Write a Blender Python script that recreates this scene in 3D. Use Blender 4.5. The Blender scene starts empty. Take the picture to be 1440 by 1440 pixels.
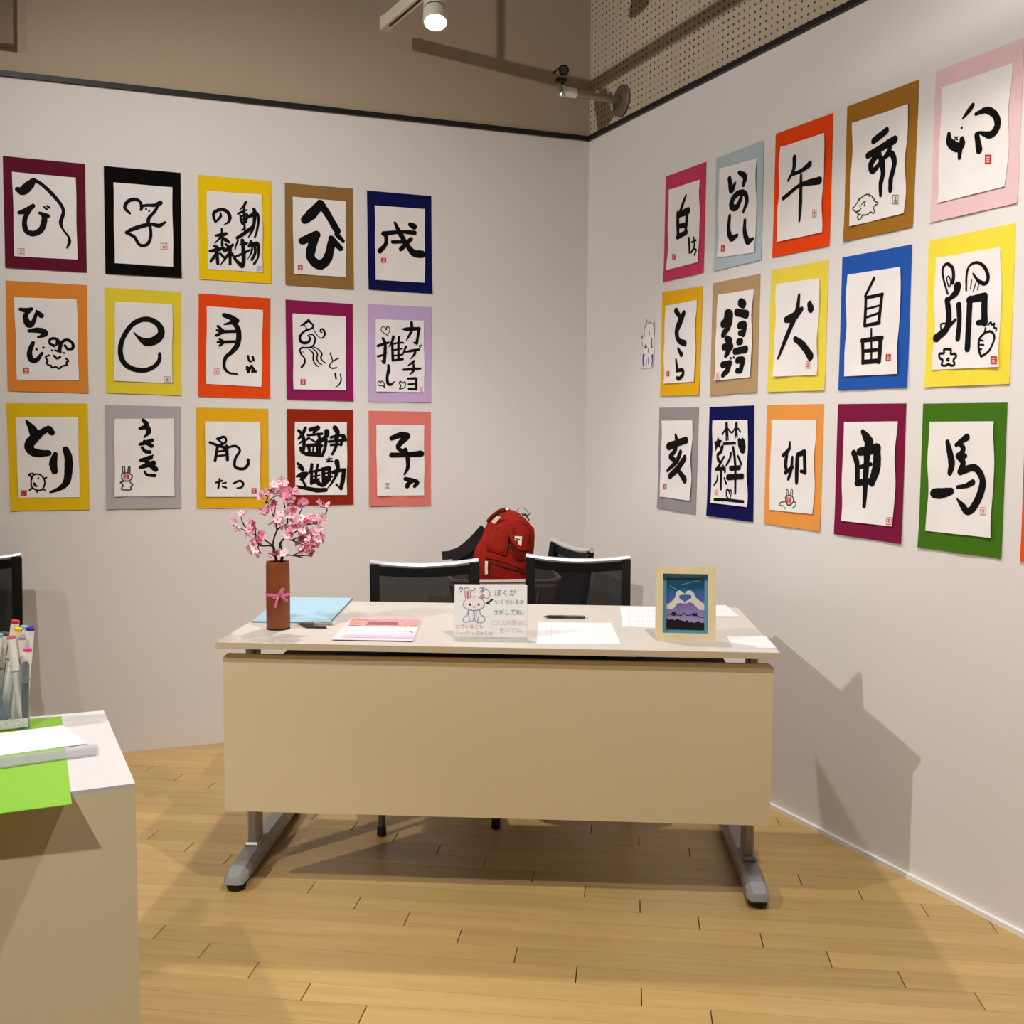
import bpy, math, random
from mathutils import Vector, Matrix
random.seed(7)
SC = bpy.context.scene
COL = SC.collection

# ------------------------------------------------------------------ camera
F_PX, PITCH, ROLL, CAM_H = 1475.97, 0.0787556, 0.00726493, 1.276595
_f = Vector((0, math.cos(PITCH), -math.sin(PITCH)))
_r = Vector((1, 0, 0)); _u = _r.cross(_f)
CR = _r * math.cos(ROLL) + _u * math.sin(ROLL)
CU = -_r * math.sin(ROLL) + _u * math.cos(ROLL)
CF = _f
CAM = Vector((0, 0, CAM_H))
cam = bpy.data.cameras.new('camera')
cam.sensor_width = 36.0
cam.lens = 36.0 * F_PX / 1440.0
cam.clip_start = 0.05
cam_o = bpy.data.objects.new('camera', cam)
COL.objects.link(cam_o)
cam_o.matrix_world = Matrix((
    (CR.x, CU.x, -CF.x, 0), (CR.y, CU.y, -CF.y, 0), (CR.z, CU.z, -CF.z, CAM_H), (0, 0, 0, 1)))
SC.camera = cam_o

# ------------------------------------------------------------------ world, lights, exposure
SC.view_settings.view_transform = 'Standard'
SC.view_settings.look = 'None'
SC.view_settings.gamma = 1.0
SC.view_settings.use_curve_mapping = False
SC.view_settings.exposure = -0.26
w = bpy.data.worlds.new('world'); SC.world = w
w.use_nodes = True
w.node_tree.nodes['Background'].inputs[0].default_value = (1.0, .93, .85, 1)
w.node_tree.nodes['Background'].inputs[1].default_value = 0.25

# room corner, wall directions (measured from the photograph)
CORNER = Vector((0.326924, 4.717698, 0))
AL, AR = 3.49385348, -1.14026323
DL = Vector((math.cos(AL), math.sin(AL), 0)); DR = Vector((math.cos(AR), math.sin(AR), 0))
NL = Vector((-math.sin(AL), math.cos(AL), 0))        # into the room
NR = -Vector((-math.sin(AR), math.cos(AR), 0))
TRIM_Z = 2.5485
CEIL_Z = 3.60

WARM = (1.0, .955, .91)
def spot(name, loc, target, power, angle=70, blend=.6, radius=.035, color=WARM):
    l = bpy.data.lights.new(name, 'SPOT')
    l.energy = power; l.spot_size = math.radians(angle); l.spot_blend = .8
    l.shadow_soft_size = radius; l.color = color
    o = bpy.data.objects.new(name, l); COL.objects.link(o)
    o.location = loc
    d = Vector(target) - Vector(loc)
    o.rotation_euler = d.to_track_quat('-Z', 'Y').to_euler()
    return o
# (location, target, power, cone)
SPOTS = [
    ((-2.72, 1.19, 3.24), (0.95, 3.3, 1.45), 320, 90),     # throws the desk's shadow on the right wall
    ((-0.285, 3.855, 2.715), (-0.2, 2.7, 0.0), 135, 115), # the lamp that shows at the top of the photograph
    ((0.55, 1.5, 3.24), (0.48, 2.35, 0.0), 215, 110),    # overhead of the desk
    ((-1.4, 1.5, 3.24), (-1.35, 4.1, 1.2), 152, 74),      # left wall wash
    ((0.2, 0.8, 3.24), (1.75, 2.1, 1.95), 72, 70),        # right wall wash, near end
    ((-0.95, -0.45, 3.24), (-1.2, 1.4, 0.3), 240, 44),       # unseen fill lamp, added to brighten the counter
]

# ------------------------------------------------------------------ pixel -> place
def ray(x, y):
    return CF + CR * ((x - 720) / F_PX) - CU * ((y - 720) / F_PX)
def PZ(x, y, z):                       # on a horizontal plane
    d = ray(x, y); return CAM + d * ((z - CAM_H) / d.z)
def PY(x, y, Y):                       # at a given depth in the room
    d = ray(x, y); return CAM + d * (Y / d.y)
def PW(x, y, side):                    # on a wall -> (u, z)
    n = NL if side == 'L' else NR
    d = ray(x, y); t = (CORNER - CAM).dot(n) / d.dot(n)
    p = CAM + d * t
    return ((p - CORNER).dot(DL if side == 'L' else DR), p.z)
def WP(side, u, z, off=0.0):           # wall coordinates -> world
    return CORNER + (DL if side == 'L' else DR) * u + Vector((0, 0, z)) + (NL if side == 'L' else NR) * off

# ------------------------------------------------------------------ materials
def lin(c):
    return tuple(((v / 255) / 12.92 if v / 255 <= .04045 else ((v / 255 + .055) / 1.055) ** 2.4) for v in c)
_M = {}
def mat(name, rgb, rough=.6, metal=0.0, var=.04, scale=8.0, bump=0.0, bscale=200.0, spec=.5, trans=0.0, emit=0.0, alpha=1.0, rnd=0.0):
    """procedural principled: noise-varied colour, optional bump"""
    if name in _M: return _M[name]
    m = bpy.data.materials.new(name); m.use_nodes = True
    nt = m.node_tree; N = nt.nodes; L = nt.links
    b = N['Principled BSDF']
    c = lin(rgb)
    b.inputs['Roughness'].default_value = rough
    b.inputs['Metallic'].default_value = metal
    b.inputs['Specular IOR Level'].default_value = spec
    if trans: b.inputs['Transmission Weight'].default_value = trans
    if alpha < 1: b.inputs['Alpha'].default_value = alpha
    tc = N.new('ShaderNodeTexCoord')
    nz = N.new('ShaderNodeTexNoise'); nz.inputs['Scale'].default_value = scale; nz.inputs['Detail'].default_value = 4
    L.new(tc.outputs['Object'], nz.inputs['Vector'])
    rp = N.new('ShaderNodeValToRGB')
    rp.color_ramp.elements[0].position = .3; rp.color_ramp.elements[1].position = .7
    rp.color_ramp.elements[0].color = tuple(v * (1 - var) for v in c) + (1,)
    rp.color_ramp.elements[1].color = tuple(min(1, v * (1 + var)) for v in c) + (1,)
    L.new(nz.outputs['Fac'], rp.inputs['Fac'])
    out = rp.outputs['Color']
    if rnd:
        oi = N.new('ShaderNodeObjectInfo')
        mr = N.new('ShaderNodeMapRange'); mr.inputs['To Min'].default_value = 1 - rnd; mr.inputs['To Max'].default_value = 1 + rnd
        L.new(oi.outputs['Random'], mr.inputs['Value'])
        hs = N.new('ShaderNodeHueSaturation')
        L.new(out, hs.inputs['Color']); L.new(mr.outputs['Result'], hs.inputs['Value'])
        out = hs.outputs['Color']
    L.new(out, b.inputs['Base Color'])
    if emit:
        b.inputs['Emission Strength'].default_value = emit
        b.inputs['Emission Color'].default_value = c + (1,)
    if bump:
        n2 = N.new('ShaderNodeTexNoise'); n2.inputs['Scale'].default_value = bscale
        L.new(tc.outputs['Object'], n2.inputs['Vector'])
        bp = N.new('ShaderNodeBump'); bp.inputs['Strength'].default_value = bump; bp.inputs['Distance'].default_value = .002
        L.new(n2.outputs['Fac'], bp.inputs['Height']); L.new(bp.outputs['Normal'], b.inputs['Normal'])
    _M[name] = m
    return m

def mat_glass(name, rgb, rough=.05, clear=.8, tint=None):
    """thin clear plastic: mostly transparent with a glossy coat"""
    if name in _M: return _M[name]
    m = bpy.data.materials.new(name); m.use_nodes = True
    nt = m.node_tree; N = nt.nodes; L = nt.links
    N.remove(N['Principled BSDF'])
    t = N.new('ShaderNodeBsdfTransparent'); t.inputs[0].default_value = tuple(.75 + .25 * v for v in lin(rgb)) + (1,)
    p = N.new('ShaderNodeBsdfPrincipled'); p.inputs['Base Color'].default_value = lin(tint or rgb) + (1,); p.inputs['Roughness'].default_value = rough
    nz = N.new('ShaderNodeTexNoise'); nz.inputs['Scale'].default_value = 30
    mr = N.new('ShaderNodeMapRange'); mr.inputs['To Min'].default_value = 1 - clear; mr.inputs['To Max'].default_value = 1 - clear + .02
    mx = N.new('ShaderNodeMixShader')
    L.new(nz.outputs['Fac'], mr.inputs['Value']); L.new(mr.outputs['Result'], mx.inputs['Fac'])
    L.new(t.outputs[0], mx.inputs[1]); L.new(p.outputs[0], mx.inputs[2])
    L.new(mx.outputs[0], N['Material Output'].inputs['Surface'])
    _M[name] = m
    return m

def mat_floor():
    m = bpy.data.materials.new('maple_plank'); m.use_nodes = True
    nt = m.node_tree; N = nt.nodes; L = nt.links; b = N['Principled BSDF']
    tc = N.new('ShaderNodeTexCoord'); oi = N.new('ShaderNodeObjectInfo')
    mp = N.new('ShaderNodeMapping'); mp.inputs['Scale'].default_value = (1.6, 26, 8)
    L.new(tc.outputs['Object'], mp.inputs['Vector'])
    mu = N.new('ShaderNodeMath'); mu.operation = 'MULTIPLY'; mu.inputs[1].default_value = 41.0
    L.new(oi.outputs['Random'], mu.inputs[0])
    nz = N.new('ShaderNodeTexNoise'); nz.noise_dimensions = '4D'; nz.inputs['Scale'].default_value = 1.5; nz.inputs['Detail'].default_value = 5
    nz.inputs['Distortion'].default_value = .6
    L.new(mp.outputs['Vector'], nz.inputs['Vector']); L.new(mu.outputs[0], nz.inputs['W'])
    rp = N.new('ShaderNodeValToRGB')
    rp.color_ramp.elements[0].position = .3; rp.color_ramp.elements[1].position = .72
    rp.color_ramp.elements[0].color = lin((184, 150, 93)) + (1,)
    rp.color_ramp.elements[1].color = lin((199, 167, 107)) + (1,)
    L.new(nz.outputs['Fac'], rp.inputs['Fac'])
    mr = N.new('ShaderNodeMapRange'); mr.inputs['To Min'].default_value = .88; mr.inputs['To Max'].default_value = 1.07
    L.new(oi.outputs['Random'], mr.inputs['Value'])
    hs = N.new('ShaderNodeHueSaturation'); L.new(rp.outputs['Color'], hs.inputs['Color']); L.new(mr.outputs['Result'], hs.inputs['Value'])
    L.new(hs.outputs['Color'], b.inputs['Base Color'])
    b.inputs['Roughness'].default_value = .38
    b.inputs['Specular IOR Level'].default_value = .4
    bp = N.new('ShaderNodeBump'); bp.inputs['Strength'].default_value = .05; bp.inputs['Distance'].default_value = .002
    L.new(nz.outputs['Fac'], bp.inputs['Height']); L.new(bp.outputs['Normal'], b.inputs['Normal'])
    return m

def mat_pegboard():
    """tan perforated acoustic board: regular grid of drilled holes (each a couple of pixels wide)"""
    m = bpy.data.materials.new('perforated_board'); m.use_nodes = True
    nt = m.node_tree; N = nt.nodes; L = nt.links; b = N['Principled BSDF']
    tc = N.new('ShaderNodeTexCoord')
    sx = N.new('ShaderNodeSeparateXYZ'); L.new(tc.outputs['Object'], sx.inputs[0])
    def cell(out, pitch):
        d = N.new('ShaderNodeMath'); d.operation = 'DIVIDE'; d.inputs[1].default_value = pitch; L.new(out, d.inputs[0])
        f = N.new('ShaderNodeMath'); f.operation = 'FRACT'; L.new(d.outputs[0], f.inputs[0])
        s = N.new('ShaderNodeMath'); s.operation = 'SUBTRACT'; s.inputs[1].default_value = .5; L.new(f.outputs[0], s.inputs[0])
        k = N.new('ShaderNodeMath'); k.operation = 'MULTIPLY'; k.inputs[1].default_value = pitch; L.new(s.outputs[0], k.inputs[0])
        q = N.new('ShaderNodeMath'); q.operation = 'POWER'; q.inputs[1].default_value = 2; L.new(k.outputs[0], q.inputs[0])
        return q.outputs[0]
    a = N.new('ShaderNodeMath'); a.operation = 'ADD'
    L.new(cell(sx.outputs['X'], .03), a.inputs[0]); L.new(cell(sx.outputs['Z'], .025), a.inputs[1])
    lt = N.new('ShaderNodeMath'); lt.operation = 'LESS_THAN'; lt.inputs[1].default_value = .0042 ** 2
    L.new(a.outputs[0], lt.inputs[0])
    nz = N.new('ShaderNodeTexNoise'); nz.inputs['Scale'].default_value = 5
    rp = N.new('ShaderNodeValToRGB')
    rp.color_ramp.elements[0].color = lin((186, 170, 146)) + (1,); rp.color_ramp.elements[1].color = lin((196, 180, 156)) + (1,)
    L.new(tc.outputs['Object'], nz.inputs['Vector']); L.new(nz.outputs['Fac'], rp.inputs['Fac'])
    mx = N.new('ShaderNodeMix'); mx.data_type = 'RGBA'
    L.new(lt.outputs[0], mx.inputs['Factor']); L.new(rp.outputs['Color'], mx.inputs[6]); mx.inputs[7].default_value = lin((46, 34, 26)) + (1,)
    L.new(mx.outputs[2], b.inputs['Base Color']); b.inputs['Roughness'].default_value = .8
    return m

def mat_mesh():
    """black woven chair mesh: lets part of the light through"""
    m = bpy.data.materials.new('chair_mesh'); m.use_nodes = True
    nt = m.node_tree; N = nt.nodes; L = nt.links; p = N['Principled BSDF']
    p.inputs['Base Color'].default_value = lin((9, 9, 11)) + (1,); p.inputs['Roughness'].default_value = .6; p.inputs['Specular IOR Level'].default_value = .2
    tc = N.new('ShaderNodeTexCoord'); nz = N.new('ShaderNodeTexNoise'); nz.inputs['Scale'].default_value = 60
    L.new(tc.outputs['Object'], nz.inputs['Vector'])
    mr = N.new('ShaderNodeMapRange'); mr.inputs['To Min'].default_value = .90; mr.inputs['To Max'].default_value = .93
    L.new(nz.outputs['Fac'], mr.inputs['Value'])
    t = N.new('ShaderNodeBsdfTransparent'); mx = N.new('ShaderNodeMixShader')
    L.new(mr.outputs['Result'], mx.inputs['Fac']); L.new(t.outputs[0], mx.inputs[1]); L.new(p.outputs[0], mx.inputs[2])
    L.new(mx.outputs[0], N['Material Output'].inputs['Surface'])
    return m

# ------------------------------------------------------------------ mesh helpers
class MB:
    def __init__(s): s.v = []; s.f = []
    def add(s, vs, fs):
        k = len(s.v); s.v += [Vector(p) for p in vs]; s.f += [tuple(i + k for i in f) for f in fs]; return s
    def box(s, c, size, rot=0.0, bev=0.0, M=None):
        x, y, z = (v / 2 for v in size)
        b = min(bev, x * .9, y * .9, z * .9)
        if b <= 0:
            vs = [Vector((i * x, j * y, k * z)) for i in (-1, 1) for j in (-1, 1) for k in (-1, 1)]
            fs = [(0, 1, 3, 2), (4, 6, 7, 5), (0, 4, 5, 1), (2, 3, 7, 6), (0, 2, 6, 4), (1, 5, 7, 3)]
        else:
            vs = []; idx = {}
            for i in (-1, 1):
                for j in (-1, 1):
                    for k in (-1, 1):
                        for ax in range(3):
                            p = [i * (x - b), j * (y - b), k * (z - b)]
                            p[ax] = (i * x, j * y, k * z)[ax]
                            idx[(i, j, k, ax)] = len(vs); vs.append(Vector(p))
            fs = []
            for ax in range(3):
                o = [a for a in range(3) if a != ax]
                for sg in (-1, 1):
                    q = []
                    for a, c2 in ((-1, -1), (1, -1), (1, 1), (-1, 1)):
                        key = [0, 0, 0]; key[ax] = sg; key[o[0]] = a; key[o[1]] = c2
                        q.append(idx[tuple(key) + (ax,)])
                    fs.append(tuple(q))
            for ax in range(3):       # edge bevels along ax
                o = [a for a in range(3) if a != ax]
                for a in (-1, 1):
                    for c2 in (-1, 1):
                        k0 = [0, 0, 0]; k0[o[0]] = a; k0[o[1]] = c2
                        k1 = list(k0); k0[ax] = -1; k1[ax] = 1
                        fs.append((idx[tuple(k0) + (o[0],)], idx[tuple(k1) + (o[0],)], idx[tuple(k1) + (o[1],)], idx[tuple(k0) + (o[1],)]))
            for i in (-1, 1):
                for j in (-1, 1):
                    for k in (-1, 1): fs.append(tuple(idx[(i, j, k, a)] for a in range(3)))
        R = M if M is not None else Matrix.Rotation(rot, 3, 'Z')
        return s.add([R @ p + Vector(c) for p in vs], fs)
    def tube(s, pts, r, n=8, caps=True):
        pts = [Vector(p) for p in pts]
        if not isinstance(r, (list, tuple)): r = [r] * len(pts)
        vs = []; fs = []; prev = None
        for i, p in enumerate(pts):
            a = pts[max(i - 1, 0)]; b = pts[min(i + 1, len(pts) - 1)]
            t = (b - a).normalized() if (b - a).length > 1e-9 else Vector((0, 0, 1))
            if prev is None:
                x = t.cross(Vector((0, 0, 1)))
                if x.length < .1: x = t.cross(Vector((1, 0, 0)))
            else:
                x = prev - t * prev.dot(t)
            x.normalize(); prev = x; y = t.cross(x)
            for k in range(n):
                an = 2 * math.pi * k / n
                vs.append(p + (x * math.cos(an) + y * math.sin(an)) * r[i])
        for i in range(len(pts) - 1):
            for k in range(n):
                fs.append((i * n + k, i * n + (k + 1) % n, (i + 1) * n + (k + 1) % n, (i + 1) * n + k))
        if caps:
            fs.append(tuple(range(n - 1, -1, -1))); e = (len(pts) - 1) * n
            fs.append(tuple(e + k for k in range(n)))
        return s.add(vs, fs)
    def loft(s, rings, closed=True, cap=True):
        n = len(rings[0]); vs = [p for r in rings for p in r]; fs = []
        for i in range(len(rings) - 1):
            for k in range(n if closed else n - 1):
                fs.append((i * n + k, i * n + (k + 1) % n, (i + 1) * n + (k + 1) % n, (i + 1) * n + k))
        if cap and closed:
            fs.append(tuple(range(n - 1, -1, -1))); e = (len(rings) - 1) * n
            fs.append(tuple(e + k for k in range(n)))
        return s.add(vs, fs)
    def lathe(s, prof, c=(0, 0, 0), n=24, axis=None):
        """prof = [(r, h)...] round +Z (or along axis)"""
        c = Vector(c); R = Matrix.Identity(3)
        if axis is not None: R = Vector((0, 0, 1)).rotation_difference(Vector(axis)).to_matrix()
        rings = [[c + R @ Vector((r * math.cos(2 * math.pi * k / n), r * math.sin(2 * math.pi * k / n), h)) for k in range(n)] for r, h in prof]
        return s.loft(rings)
    def slab(s, top, down):
        """polygon with thickness; top = points, down = offset vector"""
        n = len(top); top = [Vector(p) for p in top]; d = Vector(down)
        vs = top + [p + d for p in top]
        fs = [tuple(range(n)), tuple(range(2 * n - 1, n - 1, -1))] + [(k, k + n, (k + 1) % n + n, (k + 1) % n) for k in range(n)]
        return s.add(vs, fs)
    def build(s, name, m, parent=None, smooth=False, origin=None):
        o0 = Vector(origin) if origin is not None else (parent_loc(parent) if parent else Vector((0, 0, 0)))
        me = bpy.data.meshes.new(name)
        me.from_pydata([tuple(p - o0) for p in s.v], [], s.f)
        me.materials.append(m)
        me.validate()
        import bmesh
        bm = bmesh.new(); bm.from_mesh(me); bmesh.ops.recalc_face_normals(bm, faces=bm.faces); bm.to_mesh(me); bm.free()
        if smooth:
            for p in me.polygons: p.use_smooth = True
            try: me.set_sharp_from_angle(angle=math.radians(40))
            except Exception: pass
        o = bpy.data.objects.new(name, me); COL.objects.link(o)
        if parent: o.parent = parent
        else: o.location = o0
        return o
WLOC = {}
def parent_loc(p):
    v = Vector((0, 0, 0))
    while p: v += Vector(p.location); p = p.parent
    return v
def thing(name, label, cat, loc, group=None, rotz=0.0):
    o = bpy.data.objects.new(name, None); COL.objects.link(o)
    o.empty_display_size = .05; o.location = loc; o.rotation_euler = (0, 0, rotz)
    return tag(o, label, cat, group)
def tag(o, label, cat, group=None):
    o['label'] = label; o['category'] = cat
    if group: o['group'] = group
    return o
def struct(o): o['kind'] = 'structure'; return o
def copy_tree(o, parent=None):
    c = o.copy(); COL.objects.link(c); c.parent = parent
    for ch in list(o.children): copy_tree(ch, c)
    return c
def catmull(pts, sub=6):
    """pts = list of tuples (any dimension)"""
    if len(pts) < 3: 
        if len(pts) == 1: return list(pts)
        a, b = pts
        return [tuple(a[i] + (b[i] - a[i]) * k / sub for i in range(len(a))) for k in range(sub + 1)]
    P = [tuple(2 * a - b for a, b in zip(pts[0], pts[1]))] + list(pts) + [tuple(2 * a - b for a, b in zip(pts[-1], pts[-2]))]
    out = []
    for i in range(1, len(P) - 2):
        p0, p1, p2, p3 = P[i - 1:i + 3]
        for k in range(sub):
            t = k / sub
            out.append(tuple(.5 * (2 * b + (c - a) * t + (2 * a - 5 * b + 4 * c - d) * t * t + (3 * b - a - 3 * c + d) * t ** 3) for a, b, c, d in zip(p0, p1, p2, p3)))
    out.append(tuple(pts[-1]))
    return out
def brush(mb, pts, widths, place, rough=0.0, cap=6, sub=6):
    """flat brush stroke; pts in 2-D metres, place(u, v) -> world"""
    n = len(pts)
    ws = []
    for i in range(n):
        t = i / max(n - 1, 1) * (len(widths) - 1); k = min(int(t), len(widths) - 2) if len(widths) > 1 else 0
        ws.append(widths[0] if len(widths) == 1 else widths[k] + (widths[k + 1] - widths[k]) * (t - k))
    if n == 1:
        r = ws[0] / 2
        ring = [place(pts[0][0] + r * math.cos(2 * math.pi * k / 10), pts[0][1] + r * math.sin(2 * math.pi * k / 10)) for k in range(10)]
        mb.add(ring, [tuple(range(10))]); return
    c = catmull([(p[0], p[1], w_) for p, w_ in zip(pts, ws)], sub)
    Ls, Rs = [], []
    for i, (x, y, w_) in enumerate(c):
        a = c[max(i - 1, 0)]; b = c[min(i + 1, len(c) - 1)]
        dx, dy = b[0] - a[0], b[1] - a[1]; l = math.hypot(dx, dy) or 1
        h = max(w_, 1e-4) / 2 * (1 + random.uniform(-rough, rough))
        Ls.append((x - dy / l * h, y + dx / l * h)); Rs.append((x + dy / l * h, y - dx / l * h))
    m = len(c)
    vs = [place(*p) for p in Ls] + [place(*p) for p in Rs]
    fs = [(i, i + 1, m + i + 1, m + i) for i in range(m - 1)]
    mb.add(vs, fs)
    for e, sgn in ((0, -1), (m - 1, 1)):
        x, y, w_ = c[e]; a = c[max(e - 1, 0)]; b = c[min(e + 1, m - 1)]
        an = math.atan2((b[1] - a[1]) * sgn, (b[0] - a[0]) * sgn); r = max(w_, 1e-4) / 2
        ring = [place(x + r * math.cos(an - math.pi / 2 + math.pi * k / cap), y + r * math.sin(an - math.pi / 2 + math.pi * k / cap)) for k in range(cap + 1)]
        mb.add(ring, [tuple(range(cap + 1))])
def text_mesh(body, place, size):
    """flat lettering from the built-in font; place(x, y) -> world"""
    c = bpy.data.curves.new('lettering', 'FONT'); c.body = body; c.size = size; c.resolution_u = 3
    o = bpy.data.objects.new('lettering', c); COL.objects.link(o)
    dg = bpy.context.evaluated_depsgraph_get(); dg.update()
    me = bpy.data.meshes.new_from_object(o.evaluated_get(dg))
    mb = MB(); mb.add([place(v.co.x, v.co.y) for v in me.vertices], [tuple(p.vertices) for p in me.polygons])
    bpy.data.objects.remove(o); bpy.data.curves.remove(c); bpy.data.meshes.remove(me)
    return mb
# ------------------------------------------------------------------ the room
M_WALL = mat('wall_white', (226, 221, 218), .75, var=.012, scale=2.5, bump=.05, bscale=300)
M_UPPER = mat('wall_tan', (178, 160, 136), .8, var=.02, scale=2, bump=.05, bscale=300)
M_BLACK = mat('black_rail', (14, 13, 13), .5)
M_CEIL = mat('ceiling_grey', (52, 49, 46), .9, var=.02)
M_WHITE_TRIM = mat('white_trim', (240, 238, 234), .3)
M_SUB = mat('subfloor', (60, 44, 30), .9)
M_PLANK = mat_floor()
M_PEG = mat_pegboard()
LEN_L, LEN_R = 5.0, 6.5

def wallbox(name, ang, u0, u1, y0, y1, z0, z1, m, parent=None):
    mb = MB(); mb.box(((u0 + u1) / 2, (y0 + y1) / 2, (z0 + z1) / 2), (u1 - u0, y1 - y0, z1 - z0))
    o = mb.build(name, m, None, origin=(0, 0, 0))
    if parent: o.parent = parent
    else: o.location = CORNER; o.rotation_euler = (0, 0, ang)
    return o
wl = struct(wallbox('wall_left', AL, 0, LEN_L, -.12, 0, -.05, TRIM_Z, M_WALL))
wallbox('upper_panel', AL, 0, LEN_L, -.12, 0, TRIM_Z, CEIL_Z, M_UPPER, wl)
wr = struct(wallbox('wall_right', AR, 0, LEN_R, 0, .12, -.05, TRIM_Z, M_WALL))
wallbox('perforated_panel', AR, 0, LEN_R, 0, .12, TRIM_Z, CEIL_Z, M_PEG, wr)
struct(wallbox('trim_1', AL, .0, LEN_L, 0, .012, TRIM_Z - .011, TRIM_Z + .008, M_BLACK))
struct(wallbox('trim_2', AR, .0, LEN_R, -.012, 0, TRIM_Z - .011, TRIM_Z + .008, M_BLACK))
struct(wallbox('baseboard_right', AR, .0, LEN_R, -.012, 0, 0, .014, M_WHITE_TRIM))
P1 = CORNER + DL * LEN_L; P3 = CORNER + DR * LEN_R; P2 = P1 + DR * LEN_R
def wallseg(name, a, b, m):
    d = (b - a); n = Vector((d.y, -d.x, 0)).normalized()
    mid = (CORNER + P1 + P2 + P3) / 4
    if (mid - a).dot(n) > 0: n = -n
    mb = MB(); mb.slab([a + Vector((0, 0, -.05)), b + Vector((0, 0, -.05)), b + Vector((0, 0, CEIL_Z)), a + Vector((0, 0, CEIL_Z))], n * .12)
    return struct(mb.build(name, m, None, origin=a))
M_FAR = mat('wall_far_grey', (104, 100, 96), .8)
wallseg('wall_far', P1, P2, M_FAR); wallseg('wall_behind', P2, P3, M_FAR)
mb = MB(); mb.slab([CORNER + Vector((0, 0, CEIL_Z)), P1 + Vector((0, 0, CEIL_Z)), P2 + Vector((0, 0, CEIL_Z)), P3 + Vector((0, 0, CEIL_Z))], (0, 0, .1))
struct(mb.build('ceiling', M_CEIL, None, origin=CORNER))

# floor: subfloor + single planks (909 x 75.5 mm boards laid in steps of a sixth)
ROOM = [CORNER, P1, P2, P3]
mb = MB(); mb.slab([p + Vector((0, 0, -.013)) for p in ROOM], (0, 0, -.04))
floor = struct(mb.build('floor', M_SUB, None, origin=(0, 0, 0)))
PA = math.radians(-6.5); PWID, PLEN, PH, PH2 = .0755, .909, .4506, .0447
PE = Vector((math.cos(PA), math.sin(PA), 0)); PN = Vector((-math.sin(PA), math.cos(PA), 0))
def clip_poly(poly):
    for i in range(4):
        a, b = ROOM[i], ROOM[(i + 1) % 4]
        d = b - a; n = Vector((-d.y, d.x, 0))
        if n.dot((CORNER + P2) / 2 - a) < 0: n = -n
        out = []
        for k in range(len(poly)):
            p, q = poly[k], poly[(k + 1) % len(poly)]
            sp, sq = n.dot(p - a), n.dot(q - a)
            if sp >= 0: out.append(p)
            if (sp >= 0) != (sq >= 0): out.append(p + (q - p) * (sp / (sp - sq)))
        poly = out
        if len(poly) < 3: return []
    return poly
def to_px(p):
    d = Vector(p) - CAM; c = d.dot(CF)
    if c < .2: return None
    return 720 + F_PX * d.dot(CR) / c, 720 - F_PX * d.dot(CU) / c
GE, GS = .0012, .0003     # end and side gaps
planks = []
for k in range(-45, 75):
    for j in range(-8, 8):
        e0 = (j + PH2) * PLEN - k * PLEN / 6 + PLEN * round(k / 6); n0 = (k + PH - .5) * PWID
        a, b, c, d = e0 + GE, e0 + PLEN - GE, n0 + GS, n0 + PWID - GS
        poly = [PE * x + PN * y for x, y in ((a, c), (b, c), (b, d), (a, d))]
        cl = clip_poly(poly)
        if not cl: continue
        full = len(cl) == 4 and all((p - q).length < 1e-6 for p, q in zip(sorted(map(tuple, cl)), sorted(map(tuple, poly))) for p, q in [(Vector(p), Vector(q))])
        ctr = sum(cl, Vector((0, 0, 0))) / len(cl)
        px = [to_px(p) for p in cl + [ctr]]
        vis = any(p and -20 < p[0] < 1460 and 900 < p[1] < 1460 for p in px)
        planks.append((vis, ctr.length, full, cl, PE * ((a + b) / 2) + PN * ((c + d) / 2)))
planks.sort(key=lambda t: (not t[0], t[1]))
def plank_box(mb, poly):
    """board with a slightly eased top edge"""
    ctr = sum(poly, Vector((0, 0, 0))) / len(poly)
    ins = [p + (ctr - p).normalized() * .0008 for p in poly]; n = len(poly)
    vs = [Vector((p.x, p.y, 0)) for p in ins] + [Vector((p.x, p.y, -.0008)) for p in poly] + [Vector((p.x, p.y, -.012)) for p in poly]
    fs = [tuple(range(n))] + [(k, (k + 1) % n, n + (k + 1) % n, n + k) for k in range(n)] + [(n + k, n + (k + 1) % n, 2 * n + (k + 1) % n, 2 * n + k) for k in range(n)]
    mb.add(vs, fs)
mb = MB(); hx, hy = PLEN / 2 - GE, PWID / 2 - GS
plank_box(mb, [Vector(p) for p in ((-hx, -hy, 0), (hx, -hy, 0), (hx, hy, 0), (-hx, hy, 0))])
base = mb.build('plank', M_PLANK, None, origin=(0, 0, 0)); bme = base.data; bpy.data.objects.remove(base)
rest = MB(); cnt = 0
for vis, dist, full, cl, ctr in planks:
    if vis and cnt < 298:
        cnt += 1
        if full: o = bpy.data.objects.new('plank', bme)
        else:
            Rm = Matrix.Rotation(-PA, 3, 'Z'); m1 = MB()
            plank_box(m1, [Rm @ (p - ctr) for p in cl])
            o = m1.build('plank', M_PLANK, None, origin=(0, 0, 0)); COL.objects.unlink(o)
        COL.objects.link(o); o.parent = floor; o.location = ctr; o.rotation_euler = (0, 0, PA)
    else: plank_box(rest, cl)
o = rest.build('plank_field', M_PLANK, floor); o['kind'] = 'stuff'

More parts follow.
